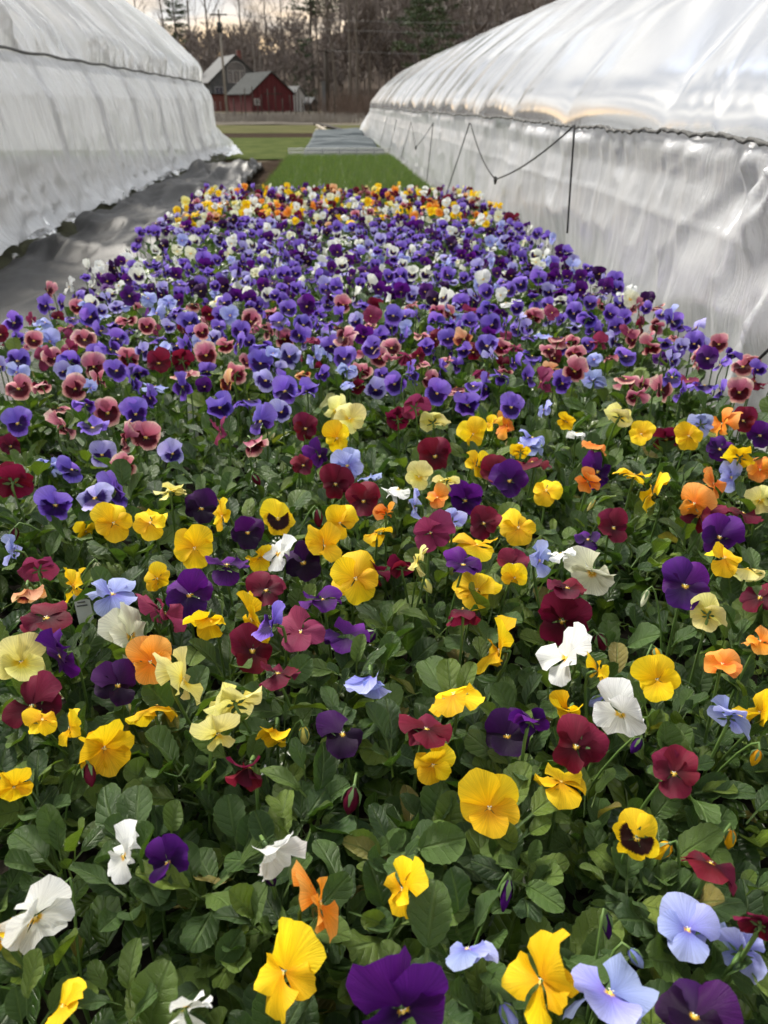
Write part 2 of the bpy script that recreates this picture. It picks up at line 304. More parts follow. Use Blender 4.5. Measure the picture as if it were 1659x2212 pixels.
def film_mat(name, clear=0.28, rough=0.16, tint=(0.86, 0.87, 0.88), bump=0.35, stretch=(6, 9, 1.3), gl=1.0):
    """greenhouse polythene: milky, partly clear, shiny"""
    m, nt, n, l, o = mat(name)
    tc = N(nt, "ShaderNodeTexCoord"); mp = N(nt, "ShaderNodeMapping"); mp.inputs["Scale"].default_value = stretch; l.new(tc.outputs["Object"], mp.inputs[0])
    n1 = N(nt, "ShaderNodeTexNoise", i_Scale=1.0, i_Detail=7.0, i_Roughness=0.62, i_Distortion=0.6); l.new(mp.outputs[0], n1.inputs["Vector"])
    n2 = N(nt, "ShaderNodeTexNoise", i_Scale=16.0, i_Detail=5.0, i_Distortion=0.8); l.new(tc.outputs["Object"], n2.inputs["Vector"])
    ad = N(nt, "ShaderNodeMath", operation='MULTIPLY_ADD'); l.new(n2.outputs[0], ad.inputs[0]); ad.inputs[1].default_value = 0.18; l.new(n1.outputs[0], ad.inputs[2])
    bp = N(nt, "ShaderNodeBump", i_Strength=bump, i_Distance=0.02); l.new(ad.outputs[0], bp.inputs["Height"])
    dirt = N(nt, "ShaderNodeTexNoise", i_Scale=1.7, i_Detail=6.0); l.new(tc.outputs["Object"], dirt.inputs["Vector"])
    dr = ramp(nt, [(0.3, tuple(c*0.86 for c in tint)), (0.65, tint)], dirt.outputs[0])
    d = N(nt, "ShaderNodeBsdfDiffuse"); t = N(nt, "ShaderNodeBsdfTranslucent"); tr = N(nt, "ShaderNodeBsdfTransparent"); g = N(nt, "ShaderNodeBsdfGlossy", i_Roughness=rough)
    l.new(dr.outputs[0], d.inputs[0]); l.new(dr.outputs[0], t.inputs[0]); tr.inputs[0].default_value = (0.93, 0.94, 0.95, 1); g.inputs[0].default_value = (1, 1, 1, 1)
    for q in (d, t, g): l.new(bp.outputs[0], q.inputs["Normal"])
    m1 = N(nt, "ShaderNodeMixShader"); m1.inputs[0].default_value = 0.5; l.new(d.outputs[0], m1.inputs[1]); l.new(t.outputs[0], m1.inputs[2])
    cr = N(nt, "ShaderNodeMapRange"); l.new(n1.outputs[0], cr.inputs[0]); cr.inputs[1].default_value = 0.3; cr.inputs[2].default_value = 0.7; cr.inputs[3].default_value = clear*0.6; cr.inputs[4].default_value = clear*1.4
    m2 = N(nt, "ShaderNodeMixShader"); l.new(cr.outputs[0], m2.inputs[0]); l.new(m1.outputs[0], m2.inputs[1]); l.new(tr.outputs[0], m2.inputs[2])
    fr = N(nt, "ShaderNodeFresnel", i_IOR=1.45); l.new(bp.outputs[0], fr.inputs["Normal"])
    fg = N(nt, "ShaderNodeMath", operation='MULTIPLY'); fg.use_clamp = True; l.new(fr.outputs[0], fg.inputs[0]); fg.inputs[1].default_value = gl
    m3 = N(nt, "ShaderNodeMixShader"); l.new(fg.outputs[0], m3.inputs[0]); l.new(m2.outputs[0], m3.inputs[1]); l.new(g.outputs[0], m3.inputs[2])
    l.new(m3.outputs[0], o.inputs[0]); return m

# ================================================================== THE SETTING
# ground: one sheet to the horizon
M_GROUND = surf("dry_field", (0.075, 0.062, 0.040), (0.15, 0.125, 0.085), scale=0.35, rough=0.95, bump=0.5, bscale=3, dist=0.1, stretch=(1, 0.35, 1), spec=0.02)
gx = np.linspace(-500, 500, 41); gy = np.linspace(-60, 700, 41)
GX, GY = np.meshgrid(gx, gy, indexing='ij')
tag(grid_mesh("ground", np.stack([GX, GY, GX*0 - 0.02], -1), M_GROUND), kind="structure")
def strip(name, x0, x1, y0, y1, z, m, nx=20, ny=20, amp=0.0, wob=0.0, seed=1, kind="structure"):
    X, Y = np.meshgrid(np.linspace(x0, x1, nx), np.linspace(y0, y1, ny), indexing='ij')
    Z = z + amp*fnoise(X*2.2, Y*2.2, seed)
    e = np.linspace(0, 1, ny)[None, :]
    Y = Y + wob*vnoise(X*0.35, X*0+1, seed)*(np.where(e < .5, 1-2*e, 2*e-1))
    return tag(grid_mesh(name, np.stack([X, Y, Z], -1), m), kind=kind)
M_GRASS = surf("spring_grass", (0.034, 0.050, 0.012), (0.075, 0.090, 0.026), scale=2.2, rough=0.9, bump=0.6, bscale=14, dist=0.05, stretch=(1, 0.5, 1), spec=0.02)
M_GRASS2 = surf("tired_grass", (0.055, 0.062, 0.022), (0.10, 0.092, 0.042), scale=1.2, rough=0.9, bump=0.6, bscale=8, dist=0.05, stretch=(0.5, 0.6, 1), spec=0.02)
M_STUBBLE = surf("stubble", (0.06, 0.052, 0.042), (0.16, 0.145, 0.125), scale=1.4, rough=0.95, bump=0.8, bscale=6, dist=0.15, stretch=(0.35, 0.8, 1), spec=0.02)
strip("soil_patch", -2.6, 1.3, 5.5, 14.6, 0.0, M_SOIL, 60, 120, amp=0.035, seed=5)
strip("grass_strip", -40, 40, 14.6, 24.5, 0.004, M_GRASS, 60, 14, wob=0.5, seed=2)
strip("soil_strip", -40, 40, 24.3, 29.5, -0.004, M_SOIL, 60, 10, wob=0.6, seed=3)
strip("grass_strip", -40, 40, 29.0, 40, 0.002, M_GRASS2, 60, 14, wob=0.9, seed=4)
strip("stubble_field", -60, 70, 40, 92, 0.004, M_STUBBLE, 80, 40, amp=0.05, wob=1.5, seed=6)
strip("path", -60, 60, 92, 100, 0.006, M_GRASS2, 30, 10, wob=1, seed=8)

# wooded hill
def hill_z(x, y):
    base = np.clip((y - 118)/170, 0, 1)
    return (base*base*(3-2*base))*(18.5 + 4*vnoise(x*0.012, y*0.01, 4) + 0.16*np.clip(x+8, -20, 80)) + 0.5*vnoise(x*0.06, y*0.06, 9)*np.clip((y-118)/20, 0, 1)
M_LITTER = surf("leaf_litter", (0.046, 0.037, 0.031), (0.088, 0.070, 0.057), scale=0.25, rough=0.97, bump=0.5, bscale=2, dist=0.3, spec=0.02)
HX, HY = np.meshgrid(np.linspace(-260, 300, 90), np.linspace(112, 420, 60), indexing='ij')
tag(grid_mesh("wooded_hill", np.stack([HX, HY, hill_z(HX, HY) - 0.05], -1), M_LITTER), kind="structure")

# ------------------------------------------------------------------ trees
M_BARK = surf("bark", (0.060, 0.050, 0.043), (0.15, 0.13, 0.11), scale=3, rough=0.9, bump=0.8, bscale=12, stretch=(3, 3, 0.4), dist=0.05)
M_TWIG = surf("twigs", (0.088, 0.073, 0.065), (0.168, 0.142, 0.128), scale=0.3, rough=0.9, bump=0)
M_PINE = surf("pine_needles", (0.020, 0.045, 0.018), (0.060, 0.085, 0.030), scale=0.6, rough=0.7, bump=0)
M_PALEBARK = surf("pale_bark", (0.16, 0.15, 0.13), (0.30, 0.28, 0.25), scale=3, rough=0.9, bump=0.6, bscale=10, stretch=(3, 3, 0.5), dist=0.05)
rg = random.Random(11)
def limb(mb, p, d, L, r, depth, n=4, spread=0.55):
    """one limb and, recursively, its branches"""
    pts, rad = [p.copy()], [r]; q, dd = p.copy(), d.copy(); seg = 4 if depth > 1 else 3
    for i in range(seg):
        dd = (dd + Vector((rg.gauss(0, .10), rg.gauss(0, .10), rg.gauss(0.05, .07)))).normalized()
        q = q + dd*(L/seg); pts.append(q.copy()); rad.append(r*(1 - 0.72*(i+1)/seg))
    mb.tube(pts, rad, n=n if depth > 1 else 3, cap=False)
    if depth <= 0: return
    k = rg.randint(4, 6) if depth > 1 else rg.randint(4, 7)
    for i in range(k):
        t = rg.uniform(0.28, 1.0); a = min(int(t*seg), seg-1); base = pts[a].lerp(pts[a+1], t*seg - a)
        ax = Vector((rg.gauss(0, 1), rg.gauss(0, 1), rg.gauss(0.25, .5))).normalized()
        nd = (dd*(1-spread) + ax*spread + Vector((0, 0, 0.22))).normalized()
        limb(mb, base, nd, L*rg.uniform(0.42, 0.68), max(r*0.45*(1-0.5*t), 0.012), depth-1, n, spread)
def bare_tree(loc, h, label, r=None, lean=(0, 0), depth=3, m=M_BARK, first=0.3, nb=11, spread=0.55, group="bare trees along the wood edge"):
    r = r or h*0.0105
    root = tag(empty("bare_tree", loc), label, "tree", group)
    tr, cr = MB(), MB(); pts, rad = [], []
    for i in range(9):
        t = i/8; pts.append(Vector((lean[0]*h*t + rg.gauss(0, .006)*h*t, lean[1]*h*t + rg.gauss(0, .006)*h*t, h*t*0.96))); rad.append(r*(1-0.85*t)*(1.35 if i == 0 else 1))
    tr.tube(pts, rad, n=7, cap=False); tr.build("trunk", m, root, smooth=True)
    for i in range(nb):
        t = first + (0.97-first)*(i+rg.random())/nb; a = min(int(t*8), 7); b = pts[a].lerp(pts[a+1], t*8-a)
        an = rg.uniform(0, 2*math.pi); e = rg.uniform(0.45, 1.1)
        d = Vector((math.cos(an)*math.cos(e), math.sin(an)*math.cos(e), math.sin(e)))
        limb(cr, b, d, h*rg.uniform(0.20, 0.36)*(1.15-0.6*t), r*0.5*(1.05-t), depth-1, 4, spread)
    cr.build("crown", M_TWIG, root, smooth=True); return root
def pine_tree(loc, h, label, width=0.2, first=0.35, gap=0.0, seed=1):
    q = random.Random(seed); root = tag(empty("pine_tree", loc), label, "tree", "pines among the bare trees")
    tr, cr = MB(), MB()
    tr.tube([(q.gauss(0, .02)*h*t, 0, h*t) for t in [i/7 for i in range(8)]], [h*0.014*(1-0.85*i/7) for i in range(8)], n=7, cap=False); tr.build("trunk", M_BARK, root, smooth=True)
    nl = int(h*1.15)
    for i in range(nl):
        t = first + (1-first)*i/nl
        for k in range(q.randint(3, 5)):
            if q.random() < gap: continue
            an = q.uniform(0, 2*math.pi); L = h*width*(1.08-t)**0.75*q.uniform(0.55, 1.25) + 0.4
            d = Vector((math.cos(an), math.sin(an), q.uniform(-0.05, 0.28))); z0 = h*t + q.uniform(-.4, .4)
            cr.tube([(0, 0, z0), tuple(d*L*0.5 + Vector((0, 0, z0))), tuple(d*L + Vector((0, 0, z0+0.06*L)))], [0.05, 0.035, 0.015], n=3, cap=False, m=1)
            for j in range(int(12 + L*9)):
                s = q.uniform(0.22, 1.05); c = d*L*s + Vector((q.gauss(0, .16)*L**.6, q.gauss(0, .16)*L**.6, z0 + 0.05*L*s + q.gauss(0, .10)))
                sz = q.uniform(0.10, 0.26)
                for f in range(2):
                    a = Vector((q.gauss(0, 1), q.gauss(0, 1), q.gauss(0.3, .6))).normalized()*sz*1.7; b = a.cross(Vector((q.gauss(0, 1), q.gauss(0, 1), q.gauss(0, 1)))).normalized()*sz*0.35
                    cr.add([tuple(c-b), tuple(c+b), tuple(c+a+b*0.3), tuple(c+a-b*0.3)], [(0, 1, 2, 3)], m=0)
    cr.build("crown", [M_PINE, M_BARK], root); return root

# the far wood: one mass of bare trees on the hillside
def wood_mass():
    mb = MB(); protos = []
    for k in range(7):
        t = MB(); h = 1.0
        t.tube([(0, 0, 0), (0.01, 0, 0.5), (0.0, 0.01, 0.98)], [0.0065, 0.0045, 0.001], n=4, cap=False)
        for i in range(11):
            z = 0.22 + 0.70*rg.random(); an = rg.uniform(0, 6.28); e = rg.uniform(0.5, 1.15)
            limb(t, Vector((0, 0, z)), Vector((math.cos(an)*math.cos(e), math.sin(an)*math.cos(e), math.sin(e))), rg.uniform(0.18, 0.32)*(1.1-0.5*z), 0.0032, 1, 3)
        protos.append((np.concatenate(t.v), t.f))
    cnt = 0
    while cnt < 1050:
        y = 122 + 165*rg.random(); x = rg.uniform(-62, 62)*y/170
        h = rg.uniform(6.0, 9.5) if x < 3 else rg.uniform(9, 15)
        v, f = protos[cnt % 7]; a = rg.uniform(0, 6.28); ca, sa = math.cos(a), math.sin(a)
        w = h*rg.uniform(0.85, 1.2)
        vv = np.stack([(v[:, 0]*ca - v[:, 1]*sa)*w + x, (v[:, 0]*sa + v[:, 1]*ca)*w + y, v[:, 2]*h + float(hill_z(np.float64(x), np.float64(y))) - 0.1], -1)
        mb.add(vv, f); cnt += 1
    return tag(mb.build("distant_wood", M_TWIG, smooth=True), "grey-brown leafless wood covering the hillside behind the farm buildings", "wood", kind="stuff")
wood_mass()

def ground_at(x, Y):                       # point on the ground at forward distance Y under picture column x
    p = on_y(x, 225, Y); z = float(hill_z(np.float64(p.x), np.float64(Y))) if Y > 118 else -0.02
    return Vector((p.x, Y, z))
for x, Y, h, lab, kw in [
    (318, 150, 21, "bare tree with fine upswept twigs at the end of the left greenhouse roof", {}),
    (372, 165, 23, "bare forked tree against the yellow sunset glow left of the utility pole", {}),
    (425, 158, 24, "bare tree rising straight above the grey house roof ridge", {}),
    (462, 150, 25, "tall bare tree directly behind the utility pole top", {}),
    (532, 172, 24, "bare tree in front of the brightest patch of yellow sky", {}),
    (585, 168, 21, "small bare tree on the crest between sunset glow and tall pine", {}),
    (617, 160, 20, "thin bare tree just left of the tall pine on the crest", {}),
    (555, 128, 13, "pale slender birch trunk right behind the grey house gable", dict(m=M_PALEBARK, first=0.5)),
    (568, 128, 12, "pale birch trunk beside its twin behind the red barn roof", dict(m=M_PALEBARK, first=0.5)),
    (732, 118, 20, "bare tree leaning left with two crooked stems behind the dark post", dict(lean=(-0.10, 0))),
    (757, 112, 24, "thick dark bare trunk, left one of the tall pair above the seedling bed", dict(r=0.24, first=0.45)),
    (773, 114, 25, "thick dark bare trunk, right one of the tall pair above the seedling bed", dict(r=0.25, first=0.45)),
    (800, 122, 21, "grey bare tree between the tall trunk pair and the green pine boughs", {}),
    (846, 125, 22, "bare tree half hidden by the lower green pine boughs", {}),
    (968, 112, 23, "bare tree just right of the broad pine above the right greenhouse", {}),
    (1010, 105, 22, "bare many-branched tree over the crest of the right greenhouse roof", {}),
    (1062, 110, 23, "bare tree above the right greenhouse where its roof turns bright", {}),
    (1120, 102, 22, "bare tree farthest along the right greenhouse roof near the picture top", {}),
    (1185, 104, 22, "last bare tree before the right greenhouse roof leaves the picture", {}),
    (690, 126, 17, "slim bare tree standing behind the white shed roof", {}),
]:
    bare_tree(ground_at(x, Y), h*1.0, lab, **kw)
pine_tree(ground_at(677, 165), 30, "tall ragged pine silhouetted on the crest beside the open sky", width=0.20, first=0.40, gap=0.12, seed=3)
pine_tree(ground_at(712, 168), 29, "second tall ragged pine close beside the crest pine", width=0.19, first=0.42, gap=0.15, seed=4)
pine_tree(ground_at(905, 96), 17, "broad green pine with drooping boughs behind the right greenhouse", width=0.24, first=0.28, gap=0.15, seed=5)
pine_tree(ground_at(940, 108), 22, "dark green pine rising tall behind the broad drooping pine", width=0.17, first=0.35, gap=0.2, seed=6)
pine_tree(ground_at(395, 175), 22, "dark small pine on the crest under the sunset left of the house", width=0.16, first=0.3, gap=0.1, seed=8)
pine_tree(ground_at(660, 140), 9, "small dark evergreen in shadow behind the white shed", width=0.22, first=0.1, gap=0.1, seed=9)

# ------------------------------------------------------------------ farm buildings
M_RED = surf("barn_red", (0.052, 0.009, 0.012), (0.090, 0.016, 0.019), scale=1.2, rough=0.85, bump=0.2, bscale=8, stretch=(3, 3, 0.5))
M_ROOFG = surf("grey_shingle", (0.034, 0.038, 0.038), (0.06, 0.064, 0.064), spec=0.05, scale=2, rough=0.8, bump=0.3, bscale=10)
M_TIN = surf("pale_tin", (0.072, 0.075, 0.078), (0.11, 0.113, 0.116), scale=1.0, spec=0.15, rough=0.7, bump=0.2, bscale=4)
M_GREYWALL = surf("grey_boards", (0.05, 0.054, 0.056), (0.085, 0.088, 0.09), scale=2, rough=0.85, bump=0.2, bscale=8)
M_BRICKRED = surf("dull_red_boards", (0.10, 0.035, 0.03), (0.15, 0.055, 0.045), scale=2, rough=0.85, bump=0.2, bscale=8)
M_WHITEP = surf("white_paint", (0.24, 0.245, 0.25), (0.34, 0.34, 0.34), scale=3, rough=0.6, bump=0)
M_GLASS = surf("window_glass", (0.03, 0.035, 0.045), (0.08, 0.09, 0.11), scale=0.8, rough=0.12, bump=0, spec=0.6)
M_DARK = surf("dark_wood", (0.020, 0.016, 0.013), (0.045, 0.036, 0.028), scale=6, rough=0.85, bump=0.3, bscale=20)
def gable_house(name, loc, rz, w, L, eave, peak, wall_m, roof_m, label, cat, over=0.25, boards=0):
    """gable end faces local -Y at y = 0; length runs to +Y"""
    root = tag(empty(name, loc, rz), label, cat)
    b = MB(); h = w/2
    b.add([(-h,0,0),(h,0,0),(h,0,eave),(0,0,peak),(-h,0,eave),(-h,L,0),(h,L,0),(h,L,eave),(0,L,peak),(-h,L,eave)],
          [(0,1,2,3,4),(6,5,9,8,7),(1,6,7,2),(5,0,4,9)]); wall = b.build("wall", wall_m, root)
    roof = None
    for s in (-1, 1):
        r = MB(); k = (peak-eave)/h; ex, ez = s*(h+over), eave - k*over
        t = 0.12
        r.add([(0,-over,peak+t),(ex,-over,ez+t),(ex,L+over,ez+t),(0,L+over,peak+t),(0,-over,peak+.02),(ex,-over,ez+.02),(ex,L+over,ez+.02),(0,L+over,peak+.02)],
              [(0,1,2,3),(7,6,5,4),(0,4,5,1),(1,5,6,2),(2,6,7,3)]); r.build("roof", roof_m, root)
    if boards:                              # battens on the gable face
        for i in range(boards):
            x = -h + w*(i+0.5)/boards; z = eave + (peak-eave)*(1-abs(x)/h)
            q = MB(); q.box((x, -0.02, z/2-0.02), (0.07, 0.04, z-0.1)); q.build("batten", wall_m, root)
    return root
def window(root, x, z, w, h, y=0.0, muntin=(1, 1), arch=False, side=None):
    f = MB(); t = 0.10
    for dx in (-1, 1): f.box((x+dx*w/2, y-0.04, z), (t, 0.08, h+t))
    for dz in (-1, 1): f.box((x, y-0.043, z+dz*h/2), (w-t-0.002, 0.074, t))
    for i in range(muntin[0]): f.box((x - w/2 + w*(i+1)/(muntin[0]+1), y-0.046, z), (0.06, 0.06, h-t-0.002))
    o = f.build("window", M_WHITEP, root)
    g = MB(); g.box((x, y-0.012, z), (w-t-0.004, 0.02, h-t-0.004)); g.build("pane", M_GLASS, o); return o
barn_p = on_y(590, 240, 104); barn_p.z = -0.02
RZ = R(26)
barn = gable_house("red_barn", barn_p, RZ, 5.4, 7.6, 2.0, 4.15, M_RED, M_ROOFG, "small red barn with grey roof beyond the field", "barn", boards=9)
q = MB(); q.box((0.1, -0.05, 0.95), (2.0, 0.06, 1.9)); bd = q.build("barn_door", M_RED, barn)
q = MB(); q.box((0.1, -0.095, 1.94), (2.3, 0.04, 0.10)); q.build("door_track", M_DARK, bd)
for wx in (-2.2,):
    window(barn, wx+0.2, 1.1, 0.55, 0.6, y=-0.03)
hs_p = on_y(517, 240, 118); hs_p.z = 0.0; HSC = 0.70
house = gable_house("farmhouse", hs_p, R(22), 10.5, 11, 5.0, 9.3, M_GREYWALL, M_TIN, "grey farmhouse with tin roof and arched gable window behind the barn", "house", over=0.45); house.scale = (HSC,)*3
for k, (wx, ww) in enumerate([(-1.2, 0.95), (0.0, 1.3), (1.2, 0.95)]):
    window(house, wx, 5.8, ww, 2.0)
f = MB(); f.tube([(1.75*math.cos(a), -0.05, 6.95 + 1.25*math.sin(a)) for a in np.linspace(0, math.pi, 13)], 0.09, n=5); aw = f.build("arched_window", M_WHITEP, house)
g = MB(); g.add([(0, -0.02, 6.95)] + [(1.7*math.cos(a), -0.02, 6.95+1.2*math.sin(a)) for a in np.linspace(0, math.pi, 13)], [(0, i+1, i+2) for i in range(12)]); g.build("pane", M_GLASS, aw)
window(house, -3.6, 3.2, 1.5, 1.7, muntin=(1, 1))
q = MB(); q.box((-4.3, -1.25, 1.4), (4.6, 2.4, 2.8)); po = q.build("porch_wall", M_BRICKRED, house)
q = MB(); q.box((-4.3, -1.4, 2.9), (5.0, 2.9, 0.14)); q.build("porch_roof", M_ROOFG, po)
for i in range(5):
    q = MB(); q.box((-6.2+i*0.95, -2.52, 0.9), (0.08, 0.06, 1.4)); q.build("porch_post", M_WHITEP, po)
q = MB(); q.box((2.5, 6, 9.6), (0.7, 0.7, 1.6)); q.build("chimney", M_BRICKRED, house)
shed_p = on_y(648, 240, 108); shed_p.z = -0.02
gable_house("white_shed", shed_p, R(62), 3.0, 3.6, 1.7, 2.7, M_WHITEP, M_TIN, "small white shed with pale tin roof right of the red barn", "shed", over=0.15)
ln_p = on_y(678, 240, 110); ln_p.z = -0.02
gable_house("lean_to", ln_p, R(70), 2.6, 2.6, 0.9, 1.5, M_DARK, M_TIN, "low dark lean-to with pale roof edge right of the white shed", "shed", over=0.2)

# utility pole, second post, wires
up = on_y(490, 238, 92); up.z = -0.02
pole = tag(empty("utility_pole", up), "wooden utility pole with grey transformer in front of the farmhouse", "utility pole")
q = MB(); q.tube([(0, 0, 0), (0, 0, 5), (0, 0, 9.2)], [0.15, 0.13, 0.11], n=8); q.build("post", M_PALEBARK, pole, smooth=True)
q = MB(); q.tube([(0.0, -0.36, 7.2), (0, -0.36, 8.1)], 0.24, n=10); q.build("transformer", M_ROOFG, pole, smooth=True)
q = MB(); q.box((0, -0.14, 8.75), (1.7, 0.10, 0.12)); q.build("crossarm", M_DARK, pole)
p2 = on_y(708, 238, 88); p2.z = -0.02
pole2 = tag(empty("utility_pole", p2), "short dark pole with a small crossarm, right of the white shed", "utility pole")
q = MB(); q.tube([(0, 0, 0), (0, 0, 5.6)], [0.26, 0.20], n=8); q.build("post", M_DARK, pole2, smooth=True)
q = MB(); q.box((0, -0.25, 5.45), (1.5, 0.10, 0.12)); q.build("crossarm", M_DARK, pole2)
M_WIRE = surf("wire", (0.10, 0.10, 0.10), (0.16, 0.16, 0.16), scale=5, rough=0.6, bump=0)
for (a, za, b, zb, lab) in [(up, 8.75, Vector((42, 84, 0)), 8.3, "upper overhead wire running right from the utility pole"),
                            (up, 8.0, Vector((42, 83, 0)), 7.2, "lower overhead wire running right from the utility pole"),
                            (up, 8.6, Vector((-38, 100, 0)), 9.2, "overhead wire running left from the utility pole"),
                            (p2, 5.5, Vector((40, 80, 0)), 6.0, "overhead wire running right from the short dark pole")]:
    A, B = Vector((a.x, a.y-0.2, za)), Vector((b.x, b.y, zb)); pts = []
    for i in range(13):
        t = i/12; p = A.lerp(B, t); p.z -= 4*t*(1-t)*0.7; pts.append(p)
    q = MB(); q.tube(pts, 0.017, n=4); tag(q.build("overhead_wire", M_WIRE, smooth=True), lab, "wire", "overhead wires")
q = MB(); pp = on_y(701, 255, 64); q.box((pp.x, 64, 1.0), (0.28, 0.2, 2.4)); q.box((pp.x, 63.99, 2.24), (0.36, 0.28, 0.10))
tag(q.build("grey_post", M_TIN), "pale grey square post standing in the stubble right of the sheds", "post")
ORD = "first second third fourth fifth sixth seventh eighth ninth tenth eleventh twelfth thirteenth fourteenth fifteenth sixteenth".split()
for i, x in enumerate([508, 523, 531, 549, 558, 566, 582, 597, 611, 629, 640, 646, 655, 668, 683, 724]):
    Y = 50 + (i*7 % 13); p = on_y(x, 250, Y); h = 1.15 + 0.25*((i*5) % 4)
    q = MB(); q.tube([(p.x, Y, -0.03), (p.x + 0.03*((i % 3)-1), Y, h)], [0.035, 0.028], n=6)
    tag(q.build("fence_stake", M_DARK, smooth=True), "thin dark stake in the pale stubble, %s of the row counted from the left" % ORD[i], "stake", "berry stakes in the stubble field")
# dead brush at the edge of the stubble
def brush(name, pts, label, hgt, m, n_each=60, kind="stuff", cat="brush"):
    mb = MB()
    for (bx, by) in pts:
        for i in range(n_each):
            x, y = bx + rg.gauss(0, 1.1), by + rg.gauss(0, 0.9); h = hgt*rg.uniform(0.4, 1.2)
            dx, dy = rg.gauss(0, .22)*h, rg.gauss(0, .22)*h; w = 0.012
            mb.add([(x-w, y, -0.03), (x+w, y, -0.03), (x+dx*.5+w, y+dy*.5, h*.6), (x+dx*.5-w, y+dy*.5, h*.6), (x+dx, y+dy, h)], [(0, 1, 2, 3), (3, 2, 4)])
    return tag(mb.build(name, m), label, cat, kind=kind)
M_BRUSH = surf("dry_stems", (0.07, 0.050, 0.040), (0.14, 0.105, 0.085), scale=1, rough=0.9, bump=0)
M_BRUSHG = surf("grey_stems", (0.14, 0.125, 0.11), (0.30, 0.28, 0.25), scale=1, rough=0.9, bump=0)
brush("dry_brush", [(on_y(x, 240, Y).x, Y) for x, Y in [(745, 62), (760, 60), (775, 66), (790, 60), (730, 70), (805, 66), (830, 70)]], "reddish dry brush beyond the end of the right greenhouse", 1.7, M_BRUSH, 130)
brush("dead_stalks", [(on_y(x, 250, Y).x, Y) for x in range(455, 760, 7) for Y in (46, 54, 62)], "pale grey dead stalks across the stubble field", 0.42, M_BRUSHG, 26)

# ================================================================== GREENHOUSES
def resample(pts, n):
    pts = np.array(pts, float); 
    d = np.concatenate([[0], np.cumsum(np.linalg.norm(np.diff(pts, axis=0), axis=1))]); t = np.linspace(0, d[-1], n*6)
    x, z = np.interp(t, d, pts[:, 0]), np.interp(t, d, pts[:, 1])
    k = max(3, int(n*6*0.05)) | 1; ker = np.hanning(k+2)[1:-1]; ker /= ker.sum()
    xs = np.convolve(np.pad(x, k//2, mode='edge'), ker, 'valid'); zs = np.convolve(np.pad(z, k//2, mode='edge'), ker, 'valid')
    w = np.clip(np.minimum(np.arange(n*6), np.arange(n*6)[::-1])/(k*0.5), 0, 1)
    xs, zs = x*(1-w)+xs*w, z*(1-w)+zs*w
    i = np.linspace(0, n*6-1, n).round().astype(int)
    return xs[i], zs[i], t[i]
def profile_normals(x, z):
    dx, dz = np.gradient(x), np.gradient(z); L = np.hypot(dx, dz)+1e-9
    return -dz/L, dx/L
def ysamp(y0, y1, a, b):
    y, out = y0, []
    while y < y1: out.append(y); y += a + b*abs(y)
    out.append(y1); return np.array(out)

M_FILM_L = film_mat("film_left_wall", clear=0.24, rough=0.08, gl=0.65, bump=0.6, stretch=(9, 24, 1.1), tint=(0.93, 0.95, 0.98))
M_FILM_LR = film_mat("film_left_roof", clear=0.18, rough=0.07, gl=1.0, bump=0.5, stretch=(1.2, 17, 1.2), tint=(0.95, 0.97, 0.99))
M_FILM_R = film_mat("film_right_wall", clear=0.18, rough=0.12, gl=0.30, bump=0.6, stretch=(7, 16, 1.2), tint=(0.92, 0.94, 0.98))
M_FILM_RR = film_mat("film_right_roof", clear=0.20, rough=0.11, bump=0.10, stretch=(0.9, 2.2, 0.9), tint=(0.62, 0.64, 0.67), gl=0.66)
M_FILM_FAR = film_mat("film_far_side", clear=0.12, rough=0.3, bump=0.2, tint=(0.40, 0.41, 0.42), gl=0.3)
M_PIPE = surf("steel_pipe", (0.22, 0.22, 0.22), (0.34, 0.34, 0.34), scale=6, rough=0.45, bump=0, metallic=0.7)
M_ROPE = surf("black_rope", (0.012, 0.012, 0.013), (0.035, 0.035, 0.036), scale=120, rough=0.8, bump=0.4, bscale=300)
M_SEAM = surf("seam_cord", (0.05, 0.05, 0.048), (0.12, 0.12, 0.115), scale=60, rough=0.7, bump=0.3, bscale=150)
M_BASEB = surf("weathered_board", (0.10, 0.085, 0.065), (0.20, 0.175, 0.14), scale=5, rough=0.9, bump=0.4, bscale=25, stretch=(4, 0.4, 4))
rid = lambda n: 1 - np.abs(n)*2

# ---- left greenhouse
Lroot = tag(empty("greenhouse", (-6.0, 0, 0)), "tall white plastic hoop greenhouse with wrinkled roof on the left of the tarp", "greenhouse", "plastic hoop greenhouses")
OFF = np.array([6.0, 0, 0]); YL0, YL1 = -2.5, 16.2
sx, sz, st = resample([(-2.03, 0.10), (-2.10, 0.46), (-2.15, 0.92), (-2.28, 1.20)], 44)
nx_, nz_ = profile_normals(sx, sz); nx_, nz_ = -nx_*np.sign(nx_[0])*-1, nz_
nx_ = np.abs(nx_); nz_ = -np.abs(nz_)*0 + np.abs(nz_)
ys = ysamp(YL0, YL1, 0.018, 0.0016)
Yg, Sg = np.meshgrid(ys, st, indexing='ij'); T = Sg/st[-1]
d = 0.034*rid(vnoise(Yg*1.9 + 0.9*T, T*1.2, 1)) + 0.014*rid(vnoise(Yg*5.5 + 1.5*T, T*1.8, 2)) + 0.010*rid(vnoise(Yg*14 + 2*T, T*3, 3)) + 0.004*rid(vnoise(Yg*31 + 3*T, T*5, 9))
d += np.exp(-(1-T)/0.25)*0.022*rid(vnoise(Yg*17 + 2*T, T*1.5, 4))
d += 0.020*np.exp(-(((Yg+1.6)/1.45 + 0.5) % 1.0 - 0.5)**2/0.0012)
d += np.clip(0.45-T, 0, 1)*0.11*rid(vnoise(Yg*5 - 4*T, T*9, 5))*np.clip(vnoise(Yg*0.9, T*0, 6)+0.4, 0, 1)
env = np.clip((1-T)*9, 0, 1); d = d*env
